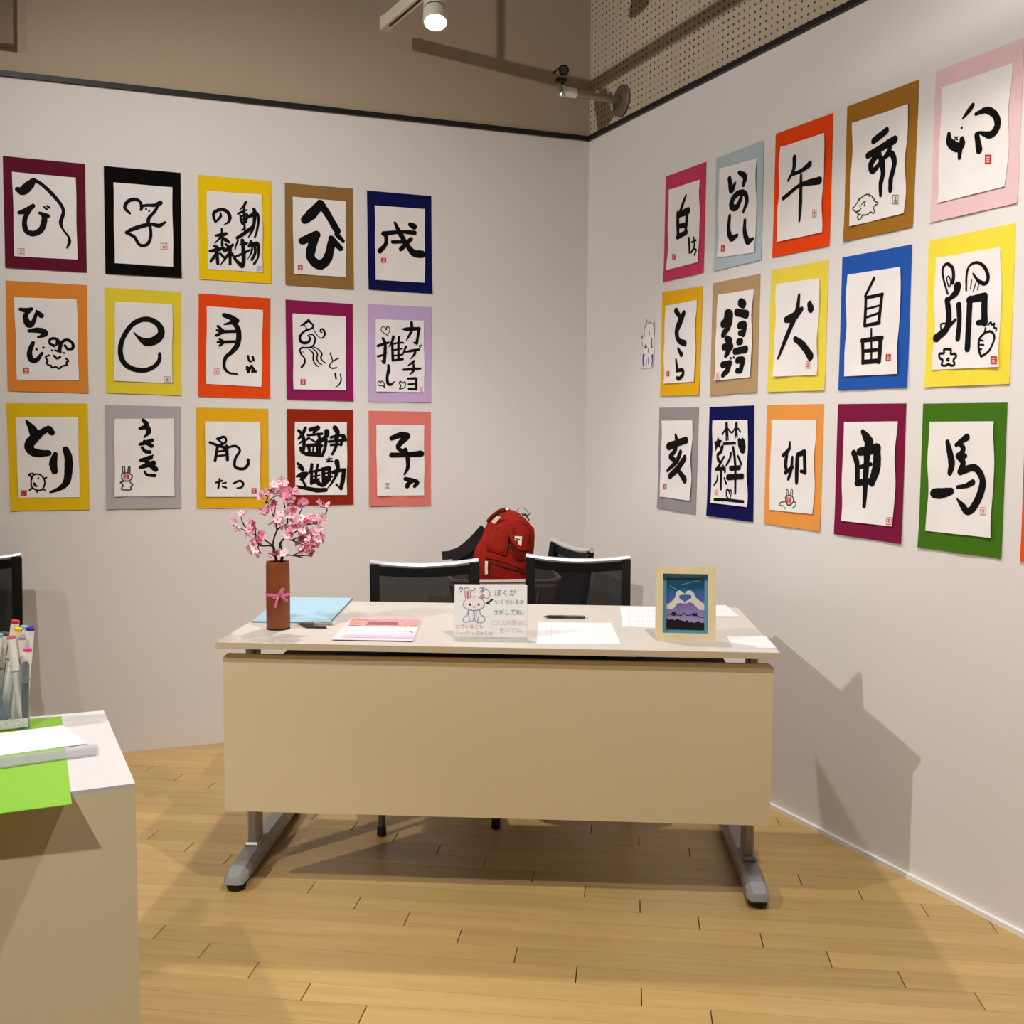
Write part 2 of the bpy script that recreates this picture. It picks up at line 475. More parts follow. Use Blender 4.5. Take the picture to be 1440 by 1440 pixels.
# ------------------------------------------------------------------ calligraphy sheets
# zoomed regions of the photograph the strokes were read from: x0, y0, pixels per zoomed pixel
ZR = {'A': (0, 200, 280 / 1440), 'B': (260, 230, 370 / 1440), 'C': (0, 380, 280 / 1440), 'D': (260, 390, 370 / 1440),
      'E': (0, 550, 280 / 1440), 'F': (260, 550, 370 / 1440), 'G': (880, 180, 300 / 1440), 'H': (1170, 50, 270 / 1296),
      'I': (880, 360, 300 / 1440), 'J': (1160, 310, 280 / 1440), 'K': (900, 550, 280 / 1440), 'L': (1160, 540, 280 / 1440),
      'P': (280, 265, 100 / 1152), 'Q': (405, 440, 85 / 1064), 'R': (520, 440, 80 / 960), 'S': (405, 585, 90 / 1080),
      'T': (1190, 260, 60 / 1440), 'U': (995, 585, 70 / 747), 'V': (620, 810, 140 / 1440), 'W': (895, 435, 40 / 640)}
def zpx(r, x, y):
    a = ZR[r]; return a[0] + x * a[2], a[1] + y * a[2]
M_INK = mat('black_ink', (4, 4, 5), .7, var=.1, spec=.15)
M_INK_THIN = mat('grey_ink', (58, 56, 58), .6, var=.1)
M_PAPER = mat('rice_paper', (236, 231, 229), .8, var=.02, scale=14, bump=.12, bscale=90)
M_SEAL = mat('seal_red', (190, 34, 34), .6, var=.12, scale=120)
M_SEAL_PALE = mat('seal_pale', (214, 120, 112), .6, var=.12, scale=120)
M_SEAL_VIO = mat('seal_violet', (150, 96, 160), .6, var=.12, scale=120)
M_SEAL_GREY = mat('seal_grey', (110, 92, 92), .6, var=.12, scale=120)
SEALM = {'r': M_SEAL, 'p': M_SEAL_PALE, 'v': M_SEAL_VIO, 'g': M_SEAL_GREY}

def quad_uv(q, s, t):
    a = [(q[0][i] * (1 - s) + q[1][i] * s) * (1 - t) + (q[3][i] * (1 - s) + q[2][i] * s) * t for i in (0, 1)]
    return a[0], a[1]
def hsh(i): return (math.sin(i * 127.1 + 3.7) * 43758.5453) % 1
def sheet(idx, side, reg, matq, papq, rgb, strokes, seal, label, curl=1.0):
    """matq / papq: corner pixels TL TR BR BL (matq in photo pixels, papq zoomed), strokes 'widths|x y x y'"""
    mq = [PW(*p, side) for p in matq]
    if papq: pq = [PW(*zpx(reg, *p), side) for p in papq]
    cu = sum(p[0] for p in mq) / 4; cz = sum(p[1] for p in mq) / 4
    root = thing('calligraphy_sheet', label, 'calligraphy', WP(side, cu, cz), 'calligraphy sheets on the walls')
    scale = (mq[0][1] - mq[3][1]) / math.hypot(matq[3][0] - matq[0][0], matq[3][1] - matq[0][1])   # metres per photo pixel
    ph = hsh(idx) * 6.28; lift = .002 + .004 * hsh(idx + 40)
    m_c = mat('card_%d_%d_%d' % rgb, rgb, .85, var=.02, scale=20, bump=.08, bscale=500, spec=.12)
    # coloured mount
    mb = MB(); nx, ny = 6, 8
    def moff(s, t):
        return .0012 + curl * (.0035 * max(0, t - .75) ** 2 * 16 * (.4 + .6 * math.sin(ph + s * 5) ** 2) + .0015 * max(0, .1 - s) * 10 * hsh(idx + 9))
    fr = [[WP(side, *quad_uv(mq, i / nx, j / ny), moff(i / nx, j / ny) + .0008) for i in range(nx + 1)] for j in range(ny + 1)]
    bk = [[WP(side, *quad_uv(mq, i / nx, j / ny), moff(i / nx, j / ny)) for i in range(nx + 1)] for j in range(ny + 1)]
    grid2(mb, fr, bk)
    mb.build('mount_card', m_c, root, smooth=True)
    if not papq: return root
    # white sheet, its sides a little wavy
    nx, ny = 8, 14
    W = pq[1][0] - pq[0][0]
    def puv(s, t):
        u, z = quad_uv(pq, s, t)
        wv = .0022 * math.sin(ph + t * 9 + s * 2) * (abs(s - .5) * 2) ** 3 * (1.3 if side == 'R' else .4)
        return u + wv, z
    def poff(u, z):
        s = min(1, max(0, (u - pq[0][0]) / W)); t = min(1, max(0, (pq[0][1] - z) / (pq[0][1] - pq[3][1])))
        e = (abs(s - .5) * 2) ** 4
        return moff(s, t) + .0012 + lift * (.35 + .65 * math.sin(ph + 7 * t + 2.5 * s) ** 2) * (.35 + .65 * e) + .0008 * math.sin(11 * s + 8 * t + ph)
    mb = MB()
    fr = [[WP(side, *puv(i / nx, j / ny), poff(*puv(i / nx, j / ny)) + .0003) for i in range(nx + 1)] for j in range(ny + 1)]
    bk = [[WP(side, *puv(i / nx, j / ny), poff(*puv(i / nx, j / ny))) for i in range(nx + 1)] for j in range(ny + 1)]
    grid2(mb, fr, bk)
    paper = mb.build('paper', M_PAPER, root, smooth=True)
    def place(u, z, k=.0011): return WP(side, u, z, poff(u, z) + k)
    ink = MB(); thin = MB(); cur = reg
    for st in strokes:
        dst = ink
        if st[0] == '@': cur = st[1]; continue
        if st[0] == 't': dst = thin; st = st[1:]
        wd, pt = st.split('|'); v = [float(a) for a in pt.split()]
        uv = [PW(*zpx(cur, v[i], v[i + 1]), side) for i in range(0, len(v), 2)]
        if wd == 'f':
            c0 = (sum(p[0] for p in uv) / len(uv), sum(p[1] for p in uv) / len(uv))
            n = len(uv); dst.add([place(*p) for p in uv] + [place(*c0)], [(k, (k + 1) % n, n) for k in range(n)]); continue
        ws = [float(a) * ZR[cur][2] * scale * (1.28 if side == 'R' else 1.12) for a in wd.split()]
        brush(dst, uv, ws, place, rough=.05)
    if ink.v: ink.build('brush_lettering', M_INK, paper)
    if thin.v: thin.build('line_drawing', M_INK_THIN, paper)
    if seal:
        kind, col, sr, x0, y0, x1, y1 = seal
        c = [PW(*zpx(sr, x, y), side) for x, y in ((x0, y0), (x1, y0), (x1, y1), (x0, y1))]
        se = MB(); gl = MB(); pl = lambda u, z: place(u, z, .0014); pl2 = lambda u, z: place(u, z, .0018)
        sz = abs(c[0][1] - c[3][1])
        q = lambda s, t: quad_uv(c, s, t)
        gly = [((.25, .3), (.75, .3)), ((.5, .18), (.5, .82)), ((.3, .55), (.7, .55)), ((.25, .78), (.75, .78))]
        if kind == 'f':
            se.add([pl(*p) for p in c], [(0, 1, 2, 3)])
            for a, b in gly: brush(gl, [q(*a), q(*b)], [sz * .09], pl2, sub=1)
        else:
            for k in range(4): brush(se, [c[k], c[(k + 1) % 4]], [sz * .07], pl, sub=1)
            for a, b in gly: brush(se, [q(*a), q(*b)], [sz * .08], pl, sub=1)
        so = se.build('seal_stamp', SEALM[col], paper)
        if gl.v: gl.build('seal_character', mat('seal_light', (240, 190, 176), .7), paper)
    return root
def grid2(mb, fr, bk):
    ny, nx = len(fr) - 1, len(fr[0]) - 1; n = (nx + 1) * (ny + 1)
    vs = [p for r in fr for p in r] + [p for r in bk for p in r]
    I = lambda i, j: j * (nx + 1) + i
    fs = []
    for j in range(ny):
        for i in range(nx):
            fs.append((I(i, j), I(i, j + 1), I(i + 1, j + 1), I(i + 1, j)))
            fs.append((n + I(i, j), n + I(i + 1, j), n + I(i + 1, j + 1), n + I(i, j + 1)))
    for i in range(nx):
        fs.append((I(i, 0), I(i + 1, 0), n + I(i + 1, 0), n + I(i, 0))); fs.append((I(i, ny), n + I(i, ny), n + I(i + 1, ny), I(i + 1, ny)))
    for j in range(ny):
        fs.append((I(0, j), n + I(0, j), n + I(0, j + 1), I(0, j + 1))); fs.append((I(nx, j), I(nx, j + 1), n + I(nx, j + 1), n + I(nx, j)))
    mb.add(vs, fs)

SHEETS = [
 # ---- left wall, top row
 ('L', 'A', [(3.9,219.4),(119.4,230.7),(121.9,383.4),(7.4,376.6)], [(90,217),(548,258),(560,850),(106,827)], (98,20,42),
  ['36 60 56 30|130 345 165 352 215 310 245 275', '30 24 26 22 24 14 16 22 8|240 275 300 305 395 395 458 490 440 580 455 630 495 685 502 725 483 768',
   '24 38 28|140 512 190 498 240 462', '28 30 36 40 36 30|222 475 180 560 190 640 245 662 300 630 322 560 312 525', '22 30|290 515 345 535', '12 16|320 470 337 486', '12 16|338 462 354 473'],
  ('o','r','A',130,772,176,816), 'maroon mounted sheet with hebi in brush kana, long stroke trailing like a snake'),
 ('L', 'A', [(145.8,233.4),(253.8,243.2),(255.1,391.3),(148.2,385.3)], [(820,292),(1245,328),(1253,903),(830,876)], (3,3,5),
  ['18 24 22 20 18|938 515 903 475 925 430 975 415 1010 430 1025 470 1018 490', '18 20 26 30|1018 465 1060 458 1120 458 1140 450 1160 440',
   '16 24 20 22 22|1150 445 1120 500 1080 545 1072 580 1085 615 1090 680 1070 735 1030 750 1000 735 975 690 940 668',
   '14 26 26 24 26 14|910 655 960 630 1050 602 1100 595 1150 605 1195 580', '24 22|915 655 945 670', '14|1057 485', '14|1078 500'],
  ('o','r','A',1163,732,1207,776), 'black mounted sheet with a character drawn as a mouse head with round ear'),
 ('L', 'P', [(278.5,245.9),(380.8,255.2),(381.3,399.1),(279.8,392.6)], [(118,40),(1020,100),(1030,1362),(140,1310)], (240,200,18),
  ['30 40 30|345 405 345 460 275 540', '40 46 50 50 56 60 40 10|265 545 235 470 240 400 310 355 400 350 470 400 495 480 470 550 400 590',
   '30 40|365 655 372 780', '36 60 50|270 765 360 755 435 735', '40 16|350 790 255 890', '30 60 50|375 790 420 830 475 870', '30 40|370 800 372 930',
   '40 44|245 935 300 965', '50 50 46|285 950 290 1100 300 1225', '30 60 40|165 1020 260 1005 395 970', '50 36|285 1050 185 1190', '40 40|340 1060 410 1130',
   '36 60 40|400 1020 470 980 545 915', '40 40|430 910 500 960', '50 44|500 960 500 1225', '46 14|480 1060 340 1250', '40 50 70|530 1060 600 1170 690 1260',
   '40 36 14|755 225 720 290 655 350', '30 34 20|625 415 700 380 775 350', '36 34|725 300 728 480 738 680', '30 40 44|665 440 680 520 700 570',
   '30 44 36|690 450 775 430 755 540', '30|690 510 760 500', '30|700 560 760 545', '24 16|690 680 750 635', '50 56 50|615 805 730 730 870 620',
   '40 60 60|800 465 860 430 900 390', '50 56 50 40 20|885 340 900 400 890 560 860 680 800 790', '50 44 40 36 30|900 390 945 420 960 520 935 680 900 795',
   '30 20|625 850 605 900 580 990', '24 50 40|660 910 720 905 770 890', '60 60 60 50|700 845 715 1000 720 1150 710 1250', '30 40 30|580 1110 700 1060 820 1000',
   '40 40|805 940 840 860', '40 46 60 44 30 40|805 935 880 900 940 900 960 980 950 1120 890 1225', '30 26 10|860 930 845 1040 785 1150', '46 44 40|900 930 905 1050 850 1160'],
  ('o','v','P',930,1262,1002,1337), 'bright yellow mounted sheet crowded with kanji for animal forest in two columns'),
 ('L', 'B', [(400.3,257.0),(495.9,265.5),(496.9,407.3),(401.1,400.6)], [(588,182),(880,208),(882,622),(595,605)], (146,110,60),
  ['40 54 50 40|655 310 690 280 740 225', '40 36 36 34|740 220 775 270 815 340 835 370', '36 44 40|640 425 690 405 720 390',
   '40 46 44 50 44 40|715 395 690 470 690 520 735 555 780 520 805 420', '30|800 410 850 465', '22|828 388 846 408', '20|845 398 864 426'],
  ('f','r','B',617,557,643,585), 'brown mounted sheet with hebi in two heavy kana, red seal at lower left'),
 ('L', 'B', [(515.7,268.0),(606.1,275.7),(607.4,413.2),(518.0,407.3)], [(1037,230),(1311,250),(1312,653),(1042,637)], (12,18,76),
  ['24 18 24|1085 385 1180 375 1255 380', '20 20 26|1098 390 1098 440 1065 480', '18|1135 430 1190 430', '14 26 24 36 40|1148 325 1175 380 1210 440 1250 490 1295 497',
   '22|1235 415 1180 470', '24 32|1232 335 1252 346'],
  ('f','r','B',1073,517,1100,543), 'navy mounted sheet with the single dog-year kanji and a red seal'),
 # ---- left wall, middle row
 ('L', 'C', [(7.8,394.6),(121.9,401.0),(123.9,552.7),(10.7,549.7)], [(104,195),(556,213),(570,797),(124,792)], (222,136,54),
  ['24 30 20|150 285 185 290 230 280', '20 30 44 30 20|230 280 185 330 205 390 235 385 265 310', '16 36|265 295 298 328', '22 40 36 14|210 440 270 435 320 445 325 465 275 487',
   '24 32 36 30 18|240 525 215 590 225 645 265 650 305 600', '16|265 573', '16|315 560', '18 16 18 20 22|390 545 360 530 365 500 400 495 430 520 435 560', '16|412 515 410 535 388 550',
   '18 20 20 16|440 545 455 515 490 505 525 530 525 565 490 570 470 545', '24|437 545 430 580', '14|400 580 440 592', '14|377 580', '14|463 598', '16 16|392 620 412 638 435 628',
   '12|355 615 330 630 345 655 335 670 350 685 370 690 375 705 405 700 425 712 445 698 465 690 485 685 480 670 495 655 475 638'],
  ('f','r','C',167,706,210,748), 'orange mounted sheet with hitsuji in kana beside a curly-horned sheep drawing'),
 ('L', 'C', [(146.4,404.3),(254.1,410.7),(254.3,556.0),(148.9,552.5)], [(833,228),(1248,245),(1244,818),(825,800)], (226,206,56),
  ['8 24 60 52 40 36 34 30 30 32 34 34 30 26 22|968 450 1000 485 1055 520 1120 508 1165 460 1150 400 1090 360 1020 360 950 400 890 490 870 580 890 660 950 710 1040 725 1110 700 1150 655 1155 605'],
  ('o','v','C',1187,770,1230,810), 'pale yellow mounted sheet with one large snake-like spiral stroke'),
 ('L', 'D', [(279.3,412.6),(380,419.5),(379.5,560.4),(278.5,557.5)], [(120,158),(426,180),(418,600),(114,583)], (232,74,20),
  ['24 28 24|215 208 250 220 285 238', '22 16 8|285 238 250 250 215 258', '26 26 26 22 18 16 12 8|262 240 292 290 290 360 260 405 222 440 215 490 240 522 285 530', '16|190 298 285 296',
   '14 14|180 268 215 298', '12|175 290 210 296', '14|172 318 210 300', '16|200 355 290 352', '12|190 340 220 355', '12|190 375 215 355', '12|180 355 205 356',
   '10 12|345 430 350 455 360 460', '12|370 435 376 455', '14|340 490 350 515', '14 14|365 485 345 518', '12 14 12|338 505 365 492 378 510 365 515 388 516'],
  ('o','p','D',160,500,187,530), 'orange red mounted sheet with an ancient dog character and small kana inu'),
 ('L', 'Q', [(401.3,421.3),(495.9,427.5),(496.6,564.2),(403.1,561.6)], [(78,12),(1012,65),(1010,1362),(92,1345)], (138,28,84),
  ['10 36 40|200 240 270 200 355 140', '40 30 30 30|355 130 400 180 440 220 425 265 350 300', '16|285 215 340 290', '30 36 46 50 40 30 20|350 290 260 345 205 430 230 510 300 530 360 510 385 460 370 420 345 400',
   '16 24 26 30 26|345 400 400 380 450 400 475 470 450 560 400 605', '24 30 28 26|420 605 320 615 240 615 205 660 230 730', '24 26 36|225 730 285 800 290 880 235 955', '10|230 690 270 690 285 715',
   '14 30 22 20|370 640 440 720 440 820 475 900 530 945', '14 28 20 18|420 620 510 710 505 810 540 880 590 910', '16 20 36 20 20|440 595 540 650 590 720 575 790 610 850 665 885',
   '14 14 20 36 30 20 14|440 280 500 380 560 440 620 430 645 360 610 290 570 295 565 335 600 345', '24 18|740 710 780 840', '16 24|780 850 880 800', '16 20 24|790 850 725 930 770 975 850 965',
   '24 30|825 1065 840 1155', '20 26 10|915 1080 930 1180 890 1270 830 1310'],
  ('f','r','Q',215,1168,305,1262), 'magenta mounted sheet with a long-tailed bird pictograph and small kana tori'),
 ('L', 'R', [(516.9,427.5),(606.9,432.1),(605.6,566),(518,564.7)], [(90,108),(912,133),(915,1340),(103,1328)], (196,168,210),
  ['30 60 50|560 275 640 275 830 265', '50 50 20|700 165 700 300 615 460', '50 44 50|825 275 805 400 785 515', '30|740 505 790 515', '40 20|605 570 550 705', '20 44 36|580 665 700 640 825 620',
   '40 40 16|765 640 750 700 685 775', '24|830 560 845 580', '20|860 545 875 555', '40 24|745 815 645 890', '36 44 36|565 960 700 950 845 940', '36 40 20|735 870 735 970 675 1040',
   '36 40|640 1110 770 1105', '40 40|780 1110 775 1290', '30|650 1205 770 1195', '40|655 1285 770 1285', '40 44 30|130 560 230 525 320 500', '40 50 54 50|215 430 255 520 250 700 240 840',
   '30 40|200 810 240 840', '36 30 14|130 735 220 710 290 675', '50 40 16|395 405 370 490 320 570', '40 44|375 520 385 800', '30|370 530 480 505 560 505', '40|490 410 480 490',
   '40|480 500 480 780', '28|390 630 540 605', '28|390 725 540 705', '36 40|385 805 550 780', '40 54 44 50 40 16|310 885 315 960 290 1080 300 1190 350 1210 410 1160',
   '16 12 12|305 385 240 345 190 300 195 250 235 235 265 275', '20 14 10|270 285 285 240 320 245 330 300 305 360', '16|240 1265 215 1230 150 1225 130 1185 150 1155 180 1185',
   '16|175 1185 200 1150 235 1190 240 1260', '18|495 1280 520 1230 495 1190 510 1160 545 1175 555 1185', '16|560 1180 590 1165 600 1210 570 1270 500 1285'],
  ('o','p','R',835,1255,885,1330), 'lavender mounted sheet with katakana column, a bold kanji and three small hearts'),
 # ---- left wall, bottom row
 ('L', 'E', [(8.75,567.1),(122.9,567.5),(125.8,716.6),(14.6,718.2)], [(113,187),(564,187),(577,767),(135,770)], (224,186,24),
  ['20 50 56|195 220 235 275 250 320', '50 44 40 40|245 325 300 300 350 272 375 300', '56 60 56 50 40|275 315 215 380 225 430 280 450 350 448', '30 50 40|400 455 385 520 395 580',
   '40 50 50 44 30 14|475 420 495 480 495 580 480 660 430 705 365 730', '10|225 650 240 610 275 600 310 620 325 665 305 710 265 715 230 690 225 650', '16 10|248 668 255 685 270 685',
   '12|278 628', '12|230 620 210 605 235 595 245 605', '12|325 630 335 625', '12|235 700 215 715', '10|270 715 270 730', '10|310 705 325 715'],
  ('f','r','E',150,716,195,757), 'deep yellow mounted sheet with bold kana tori and a round chick drawing'),
 ('L', 'E', [(147.4,569.4),(254.3,571.8),(254.3,714.7),(149.7,716.2)], [(828,200),(1258,198),(1262,760),(830,762)], (176,168,172),
  ['24 30|1035 210 1060 235', '20 34 30 10|1012 270 1060 260 1075 295 1042 335', '20 30 24|1012 385 1060 370 1100 355', '24 30|1045 365 1095 395', '20 26|1028 408 1050 435 1082 440',
   '24 30|1018 500 1090 480', '26 36|1018 550 1110 520', '30 36|1045 495 1125 565', '12|1085 475 1105 465', '14 24|1045 580 1065 605 1118 610',
   't8|880 600 920 590 955 610 945 640 915 650 885 640 880 605', 't8|890 595 885 550 900 550 903 590', 't8|925 590 930 548 940 552 938 592', 't8|890 655 870 660 890 680 880 710 945 712 945 690 960 675 940 658'],
  ('f','r','E',893,603,932,637), 'lilac grey mounted sheet with slim kana usagi and a rabbit with red stamped face'),
 ('L', 'F', [(275.9,573.1),(376.9,574.9),(378,713.8),(276.7,714.4)], [(110,166),(412,168),(412,578),(113,578)], (226,172,30),
  ['12|175 262 215 250 222 280 175 300', '10|215 250 185 265 205 285', '12 16|135 280 180 298', '14|180 300 232 310', '14|178 305 165 380', '16|228 300 232 375', '10|180 330 225 325', '10|175 355 225 350',
   '12 12 14 16 14|228 310 275 300 300 325 275 370 275 415 320 425 345 400 345 375', '10|205 300 215 320', '10|170 500 205 490', '10|190 480 182 530', '8|205 505 225 500', '8 10|205 522 225 528',
   '10 12 8|265 505 300 490 318 505 310 525 285 530'],
  ('f','r','F',364,530,391,558), 'amber mounted sheet with an old dragon character above small kana tatsu'),
 ('L', 'S', [(403.1,574.9),(496.6,576.7),(496.9,709.3),(404.5,711)], [(108,97),(990,105),(990,1330),(118,1330)], (146,38,16),
  ['50 50 40|290 200 250 290 180 380', '50 50|175 245 240 310', '50 60 50 50|240 310 265 430 260 560 240 610', '50 50|205 540 240 610 330 640', '36 14|240 420 175 475', '60 60|370 230 500 190', '60 40|510 200 430 280',
   '36 44|330 325 570 300', '40 60|500 300 530 380 490 450', '30|380 390 480 450', '56|330 500 450 490 560 500', '50|345 500 365 640', '50|545 500 520 640', '60 70 60|300 640 430 645 570 660', '26|425 520 415 620',
   '36|490 520 485 620', '30 40|280 420 350 370', '80 70 50|650 260 640 340 500 470', '50 50|640 400 620 540 590 630', '80 70|790 200 830 280 810 400', '44 44 56|720 360 830 330 930 330 950 370',
   '44 44|690 430 820 420 970 405', '40|720 490 820 480 900 480', '50 50 40|830 400 800 530 745 645', '44|930 340 890 490', '20|680 690 692 712', '24 20|650 730 740 715', '18|720 720 665 758', '28|650 765 745 762',
   '30 80 60|155 790 200 850 245 900', '30 80 60|140 1020 230 990 310 970', '80 70 30|285 990 225 1060 205 1070', '36 40|240 1080 290 1170', '56 56 74 66|140 1195 300 1215 480 1250 630 1245',
   '50 50 30|400 820 390 900 360 960', '46|395 930 390 1140', '40|360 940 470 930 540 910', '40|500 820 480 900', '40|470 930 465 1110', '26|410 1020 530 1000', '26|410 1075 520 1060', '50|390 1120 510 1100',
   '60 60|590 920 600 1110', '66|580 900 690 880', '56 56|700 880 690 1080', '34|610 970 680 960', '34|610 1040 740 1020', '60 80|510 1140 590 1160 660 1080', '80 60|820 770 840 880', '60 60 60|760 950 850 920 950 910',
   '60 50 30 14|840 880 800 1010 720 1150 660 1220', '60 70 60|940 920 920 1080 890 1220', '30|810 1150 870 1210'],
  None, 'dark red mounted sheet filled with massive kanji in two columns'),
 ('L', 'F', [(518.2,577.5),(605.6,579.0),(605.6,710.8),(518.7,711.9)], [(1045,183),(1308,187),(1308,570),(1050,572)], (222,122,112),
  ['24 30 34|1130 258 1180 240 1215 245', '34 24 18|1210 250 1165 305 1200 335', '26 26 34|1130 350 1220 348 1290 343', '22 22 20 10|1205 320 1218 370 1218 420 1200 455', '20|1205 480 1240 485',
   '20 24|1235 485 1215 520', '18 20 22 18|1215 510 1250 490 1270 500 1255 520'],
  ('o','g','F',1093,503,1120,532), 'salmon pink mounted sheet with the rat-year kanji and a small kana below it'),
 # ---- right wall, top row
 ('R', 'G', [(936.9,248.3),(993.8,227.5),(989.8,383.8),(933.8,396.7)], [(298,418),(508,348),(498,905),(288,958)], (196,62,96),
  ['14 24 20|413 455 390 520 370 580', '26|358 575 358 730', '30 40|360 590 425 560', '28|420 565 408 710', '26|360 665 415 655', '30|355 735 415 705', '16|433 745 437 840', '12|452 772 480 758',
   '12 14|465 740 467 800 448 840', '10 14|448 838 465 818 482 828 470 856'],
  ('f','r','G',320,852,341,890), 'rose pink mounted sheet with the kanji for white and small kana'),
 ('R', 'G', [(1008.1,222.7),(1074.8,197.1),(1071.3,365.4),(1005,381.5)], [(640,275),(890,203),(882,840),(630,875)], (176,192,200),
  ['34 40 20|705 345 720 420 745 375', '20 36 24|770 300 810 330 800 385', '26 36 40 34 30 34 20|785 470 755 535 722 530 730 480 770 440 812 445 822 500 800 565', '24 30 36 20|708 595 700 690 720 745 760 725',
   '24 30 36 20|812 625 810 700 830 765 865 750'],
  ('f','r','G',653,792,677,835), 'pale blue mounted sheet with inoshishi in loose brush kana'),
 ('R', 'G', [(1091.9,188.3),(1172,159),(1167.5,345.6),(1087.1,362.3)], [(1053,130),(1352,33),(1333,705),(1032,770)], (232,70,10),
  ['30 24 16|1148 200 1140 280 1105 355', '20 24 36|1135 312 1190 290 1250 245', '24 24 40|1075 475 1180 390 1315 355', '20 26 26 14|1190 320 1190 420 1185 540 1180 630'],
  ('o','r','G',1270,553,1298,602), 'vivid orange mounted sheet with the horse-year kanji in four strokes'),
 ('R', 'H', [(1192.5,150),(1292.9,112.1),(1284.6,319.4),(1187.5,340.2)], [(152,590),(522,463),(497,1200),(130,1290)], (158,108,36),
  ['40 40|290 710 375 645', '36 44|250 810 340 760 430 705', '40 40 34 26|315 800 270 870 285 915 335 860', '30|325 790 345 870', '40 34 30 30 20|345 860 352 930 337 1000 335 1080', '24|350 850 400 760',
   '26 34 36 34 30|360 825 405 795 428 850 420 910 405 970 402 1045', '@T', 't34|330 740 440 570 540 450 640 370 740 325 830 330 820 380 870 370 930 390 920 430 1000 470 970 520 1040 580 1100 600 1090 650 1000 700 960 770 960 850',
   't34|990 850 970 960 850 915', 't34|860 910 740 1010 600 1020', 't34|540 1000 480 995 400 930 300 850 275 790 330 740', 't40|400 915 490 880 545 810', 't30|510 700 520 750',
   't34|570 660 630 590 690 570 680 640 655 710', 't36|490 1000 440 1090 490 1180 560 1120 600 1020', 't30|450 560 460 470 520 480'],
  ('o','g','H',420,1078,457,1137), 'golden brown mounted sheet with the boar-year kanji and a little boar drawing'),
 ('R', 'H', [(1316.9,101),(1441.0,52.8),(1432,285.4),(1309,313.5)], [(750,352),(1222,188),(1182,1018),(720,1132)], (228,192,196),
  ['12 30 26|890 560 930 510 958 472', '24 44 50 44 30|795 665 800 720 850 755 885 740 884 700', '36 24|875 750 870 825', '16|882 624', '8|835 685 855 705', '8|855 685 835 705',
   '20 34 36 44 40 14|980 530 1050 505 1110 540 1125 610 1080 670 1000 655', '30 40|985 670 1000 775'],
  ('f','r','H',1040,805,1085,868), 'pale pink mounted sheet with sparse rabbit-shaped strokes and a red seal'),
 # ---- right wall, middle row
 ('R', 'I', [(932.1,411),(988.75,402.3),(983.75,555.8),(929.2,557.1)], [(274,337),(484,297),(472,848),(264,862)], (230,174,26),
  ['34 30|345 370 375 415', '30 44 40 30 34|400 385 375 440 350 510 365 570 405 590', '16 30|360 625 380 665', '16 24|345 700 352 770', '20 24 20|350 775 390 770 395 800 370 828 355 822'],
  ('f','r','I',284,778,302,813), 'amber mounted sheet with tora in kana, beside the small purple paper cutout'),
 ('R', 'I', [(1003.3,398.5),(1069.6,385),(1065,551.3),(999.2,556.3)], [(630,262),(868,225),(852,818),(608,842)], (180,150,110),
  ['48|783 316 800 325', '40 44|755 380 825 395', '40|775 470 805 462', '44|810 470 800 520', '30|775 520 800 520', '36|765 580 785 578', '36 40|740 645 820 630', '36|760 705 795 700', '40 36|800 705 785 770', '30|760 775 780 775',
   '44|688 392 680 440 662 460', '50 54 40|690 392 710 400 700 470 665 530', '40|690 560 710 570', '36 44|670 615 715 610', '40 24|705 625 690 660 680 675', '36|660 735 710 725', '40 40 30|705 730 695 770 665 805', '16|715 690', '16|735 685'],
  ('o','p','I',615,788,645,830), 'tan mounted sheet with two columns of thick blobby katakana'),
 ('R', 'I', [(1085.8,380.4),(1165.8,365.2),(1160.2,549.2),(1080,551.3)], [(1028,188),(1318,150),(1296,803),(1006,815)], (234,212,72),
  ['36 50 30|1090 430 1140 412 1195 360', '20 36 34 26 16|1175 265 1160 380 1120 480 1070 600 1035 690', '30 40 50|1150 560 1200 600 1255 675', '36 46|1250 325 1258 355'],
  ('o','r','I',1225,712,1255,757), 'lemon yellow mounted sheet with the kanji for dog'),
 ('R', 'J', [(1185.7,362.1),(1283.3,343.6),(1276.7,544.9),(1180.2,548.6)], [(174,392),(562,335),(532,1110),(155,1128)], (34,84,170),
  ['20 16|365 420 300 550', '20 22|305 555 295 760', '20 20|305 560 425 535', '24 24|420 540 400 740', '12|310 640 405 615', '14|310 700 400 670', '20|295 762 405 740', '14|345 785 345 1020', '24|280 870 285 1030',
   '26|275 870 420 850', '30|410 855 400 1020', '20|290 945 400 935', '26|285 1025 400 1015'],
  ('f','r','J',450,966,490,1015), 'royal blue mounted sheet with two boxy kanji reading freedom'),
 ('R', 'J', [(1306.6,338.8),(1429.3,313.3),(1420.6,540),(1301.4,544.7)], [(812,272),(1290,190),(1272,1060),(793,1080)], (238,218,70),
  ['12 16 22 24|900 530 865 420 860 350 890 315 930 345 940 400 935 450', '8|905 480 890 420 905 405 920 440 915 480', '12 14 14 20 24 24 10|1030 505 1035 400 1055 330 1110 305 1165 340 1190 410 1170 455 1120 440 1080 385',
   't8|1060 495 1070 430', 't8|1080 510 1100 450', 't8|1110 500 1120 460', '50 40 24|970 475 960 520 910 570', '34 40 40 50|895 575 905 680 890 780 820 850', '34 34|975 610 980 740 970 855', '20|895 780 950 720',
   '40 40 36|1055 570 1050 750 1040 930', '40 44|1050 575 1165 550', '44 40|1165 550 1165 740', '30|1120 740 1165 735', '10|880 745 850 750 850 790', '14 14|1165 810 1210 805 1235 850 1200 940 1140 985',
